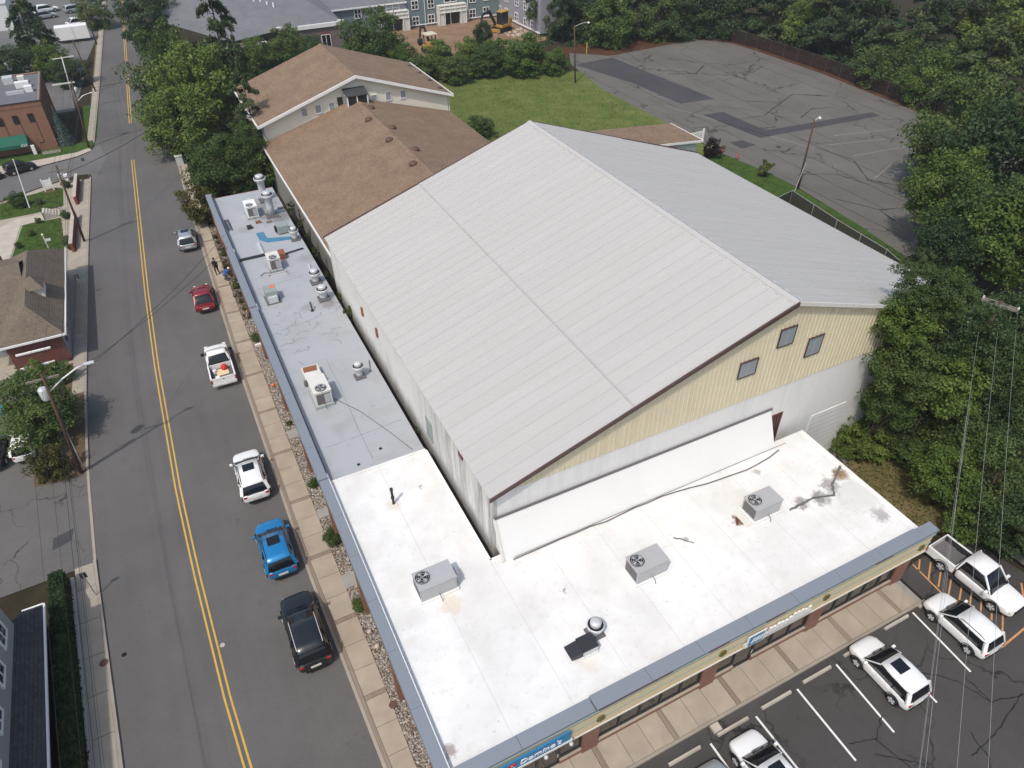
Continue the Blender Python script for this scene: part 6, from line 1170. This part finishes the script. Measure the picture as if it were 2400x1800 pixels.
chain('chain_link_fence',[(47,48.2),(58.75,50.9),(57.8,43.7),(57.3,37.2),(56.7,35.3)],2.0,'dark screened chain link fence behind the warehouse'); chain('chain_link_fence',[(96.9,108.5),(98.2,100.5),(98.6,85),(97.4,72),(95.8,60)],2.0,'rusty brown chain link fence along the right of the old lot','fence_rust','rake_brown')
tag(MB().tube([(58.75,50.9,0),(60.3,51.4,4.6)],.05).build('mast',M['steel_pole']),'thin pale mast at the fence corner','mast')
for x,y,l in ((62.7,66.6,'red traffic cone beside the burgundy bush'),(62.9,64.0,'pinkish traffic cone on the old lot edge')):
    e=empty('traffic_cone',(x,y,0),l,'traffic cone'); MB().lathe((0,0,.04),[(.16,0),(.12,.3),(.05,.75),(.02,.8)],12).build('cone',M['cone_red'],e,local=True); MB().box(-.22,.22,-.22,.22,0,.04).build('base',M['rubber'],e,local=True)
gr=empty('timber_rail',(37.2,9.8,0),'weathered timber rail at the right edge of the front lot','rail'); MB().beam((37.5,11.0,.45),(37.6,6.5,.45),.22,.28).build('rail',M['grey_wood'],gr)
for y in (10.6,9,7.4): MB().box(37.45,37.7,y-.12,y+.12,0,.32).build('post',M['grey_wood'],gr)
def meter(x,y,h,label,lean=(0,0)):
    e=empty('street_sign',(x,y,.1),label,'sign'); MB().tube([(0,0,0),(lean[0],lean[1],h)],.035,6).build('post',M['steel_pole'],e,local=True); MB().box(lean[0]-.16,lean[0]+.16,lean[1]-.02,lean[1]+.02,h-.35,h+.05).build('plate',M['dark_metal'],e,local=True)
meter(-10.72,31.9,2.0,'small street sign on the lower left sidewalk'); meter(-10.05,66.8,2.2,'small street sign in front of the brown roofed house'); meter(-8.6,95.8,2.2,'street sign at the near corner of the side street')
for x,y,r_,m_,l,p in ((2.18,18.2,.2,'terracotta','rusty round cover at the gravel edge','manhole cover'),(-10.55,27.2,.22,'terracotta','rusty round cover in the lower left sidewalk','manhole cover')): tag(MB().lathe((x,y,.1),[(r_,0),(r_,.045),(r_*.3,.05)],18).build('utility_cover',M[m_]),l,p)
for x,y,l in ((-9.6,27.3,'small black valve cover on the road at lower left'),(-4.85,25.5,'small white mark cover on the centre line')): tag(MB().lathe((x,y,.0),[(.13,0),(.13,.012)],14).build('valve_cover',M['black' if x<-9 else 'pale_concrete']),l,'valve cover')
for x,y,w_,l in ((2.42,26.3,.5,'square grey pad with pipe in the gravel by the black car'),(2.42,40.0,.45,'square grey pad in the gravel behind the white car'),(2.42,31.9,.35,'tan step pad in the gravel by the blue car')): tag(MB().box(x-.38,x+.38,y-w_,y+w_,.06,.14).build('utility_pad',M['grey_concrete']),l,'pad')
for x,y,l in ((2.4,22.6,'upper pale boulder in the gravel'),(2.5,21.6,'lower pale boulder in the gravel'),(2.35,46.1,'small orange bag in the gravel')): tag(MB().lathe((x,y,.06),[(.1,0),(.15,.08),(.11,.17),(.03,.2)],7).build('boulder' if 'boulder' in l else 'bag',M['pale_concrete' if 'boulder' in l else 'orange']),l,'rock' if 'boulder' in l else 'bag')
tag(MB().box(2.15,2.85,51.75,51.9,.06,.28).build('edging_board',M['white_paint']),'white edging board across the gravel strip','edging')
tag(MB().box(-15.9,-15.4,51.0,51.8,.02,.9).box(-15.93,-15.37,50.97,51.83,.9,.96).build('recycling_bin',M['teal_plastic']),'teal bin at the left frame edge by the brick house','bin')
e=empty('street_lamp_box',(1.6,94.5,0),'grey cabinet with pale lid under the roadside trees','cabinet'); MB().box(-.4,.4,-.5,.5,.1,1.2).build('cabinet',M['galv'],e,local=True,bevel=.03); MB().box(-.45,.45,-.55,.55,1.2,1.26).build('lid',M['off_white'],e,local=True)

# ================================================================== PEOPLE
def skin_person(name,label,x,y,rz,J,E,rad,stops,loc=(0,0,0)):
    e=empty(name,(x,y,.13),label,'person',None,rz); me=bpy.data.meshes.new('body'); me.from_pydata(J,E,[]); o=link('body',me,e)
    s=o.modifiers.new('skin','SKIN'); 
    for i,rr in enumerate(rad): me.skin_vertices[0].data[i].radius=(rr,rr) if not isinstance(rr,tuple) else rr
    me.skin_vertices[0].data[0].use_root=True; s.use_smooth_shade=True
    ss=o.modifiers.new('sub','SUBSURF'); ss.levels=1; ss.render_levels=1
    t=NT('clothes'); sp=t.n('ShaderNodeSeparateXYZ'); t.l(t.coord(),sp.inputs[0]); t.col(t.ramp(t.math('DIVIDE',sp.outputs[2],2.0),stops,'CONSTANT')); t.done(.8); me.materials.append(t.mat); return e
def fingers(J,E,rad,w,d):
    for k,(a,L) in enumerate(((-.03,.05),(-.012,.07),(.006,.075),(.022,.065),(.04,.045))):
        i=len(J); b=J[w]; J.append((b[0]+a*d[1],b[1]+a*d[0]+.0,b[2]-.05)); J.append((b[0]+a*d[1]+.01,b[1]+a*d[0]+.012,b[2]-.05-L)); E+= [(w,i),(i,i+1)]; rad+=[.011,.009]
SK=(.35,.2,.13)
J=[(0,0,.95),(0,0,1.15),(0,.01,1.4),(0,.01,1.5),(0,.03,1.62),(0,.03,1.74),(.1,0,.88),(.11,.08,.5),(.11,.02,.09),(.11,.16,.04),(-.1,0,.88),(-.11,-.05,.5),(-.11,-.18,.1),(-.11,-.05,.04),(.2,0,1.4),(.25,-.03,1.12),(.24,.05,.88),(-.2,0,1.4),(-.25,.02,1.12),(-.24,.1,.9)]
E=[(0,1),(1,2),(2,3),(3,4),(4,5),(0,6),(6,7),(7,8),(8,9),(0,10),(10,11),(11,12),(12,13),(2,14),(14,15),(15,16),(2,17),(17,18),(18,19)]
rad=[.14,.13,.16,.06,.1,.085,.1,.07,.05,.04,.1,.07,.05,.04,.07,.05,.035,.07,.05,.035]
fingers(J,E,rad,16,(1,.2)); fingers(J,E,rad,19,(1,.2))
pe=skin_person('person','person in black clothes walking on the sidewalk by the flower bed',1.32,65.0,R(150),J,E,rad,[(0,(.012,.012,.013)),(.75,SK),(.86,(.02,.014,.01))])
MB().lathe((0,.0,1.66),[(.1,0),(.115,.06),(.09,.13),(.02,.16)],12).build('hair',M['black'],pe,smooth=True,local=True)
J=[(0,0,.62),(0,.22,.8),(0,.42,.92),(0,.5,.94),(0,.58,.95),(0,.68,.93),(.1,.0,.55),(.12,.18,.42),(.12,-.02,.08),(.12,.12,.04),(-.1,0,.55),(-.12,.2,.42),(-.12,.0,.08),(-.12,.14,.04),(.2,.4,.88),(.22,.52,.62),(.18,.62,.42),(-.2,.4,.88),(-.22,.52,.62),(-.18,.62,.42)]
rad=[.15,.14,.16,.06,.1,.085,.1,.075,.05,.04,.1,.075,.05,.04,.07,.05,.035,.07,.05,.035]; E=E[:19]
fingers(J,E,rad,16,(1,.2)); fingers(J,E,rad,19,(1,.2))
pe=skin_person('person','person in blue shirt and white cap bending over the flower bed',1.8,63.6,R(-60),J,E,rad,[(0,(.03,.035,.05)),(.235,SK),(.26,(.02,.08,.26)),(.465,(.02,.08,.26))])
MB().lathe((0,.62,.99),[(.115,0),(.12,.05),(.08,.1),(.02,.12)],12).build('cap',M['white_paint'],pe,smooth=True,local=True)

# ================================================================== AIR
hz=MB().box(-950,1250,-450,1650,-1.2,37).build('haze',[])
hz.data.materials.clear(); hm=bpy.data.materials.new('haze_air'); hm.use_nodes=True; ht=hm.node_tree; ht.nodes.clear()
hv=ht.nodes.new('ShaderNodeVolumePrincipled'); hv.inputs['Color'].default_value=(.82,.88,.95,1); hv.inputs['Density'].default_value=.00032; hv.inputs['Anisotropy'].default_value=.2
hu=ht.nodes.new('ShaderNodeOutputMaterial'); ht.links.new(hv.outputs[0],hu.inputs['Volume']); hz.data.materials.append(hm)
tag(hz,'thin pale summer haze filling the air over the whole view','haze',kind='stuff')
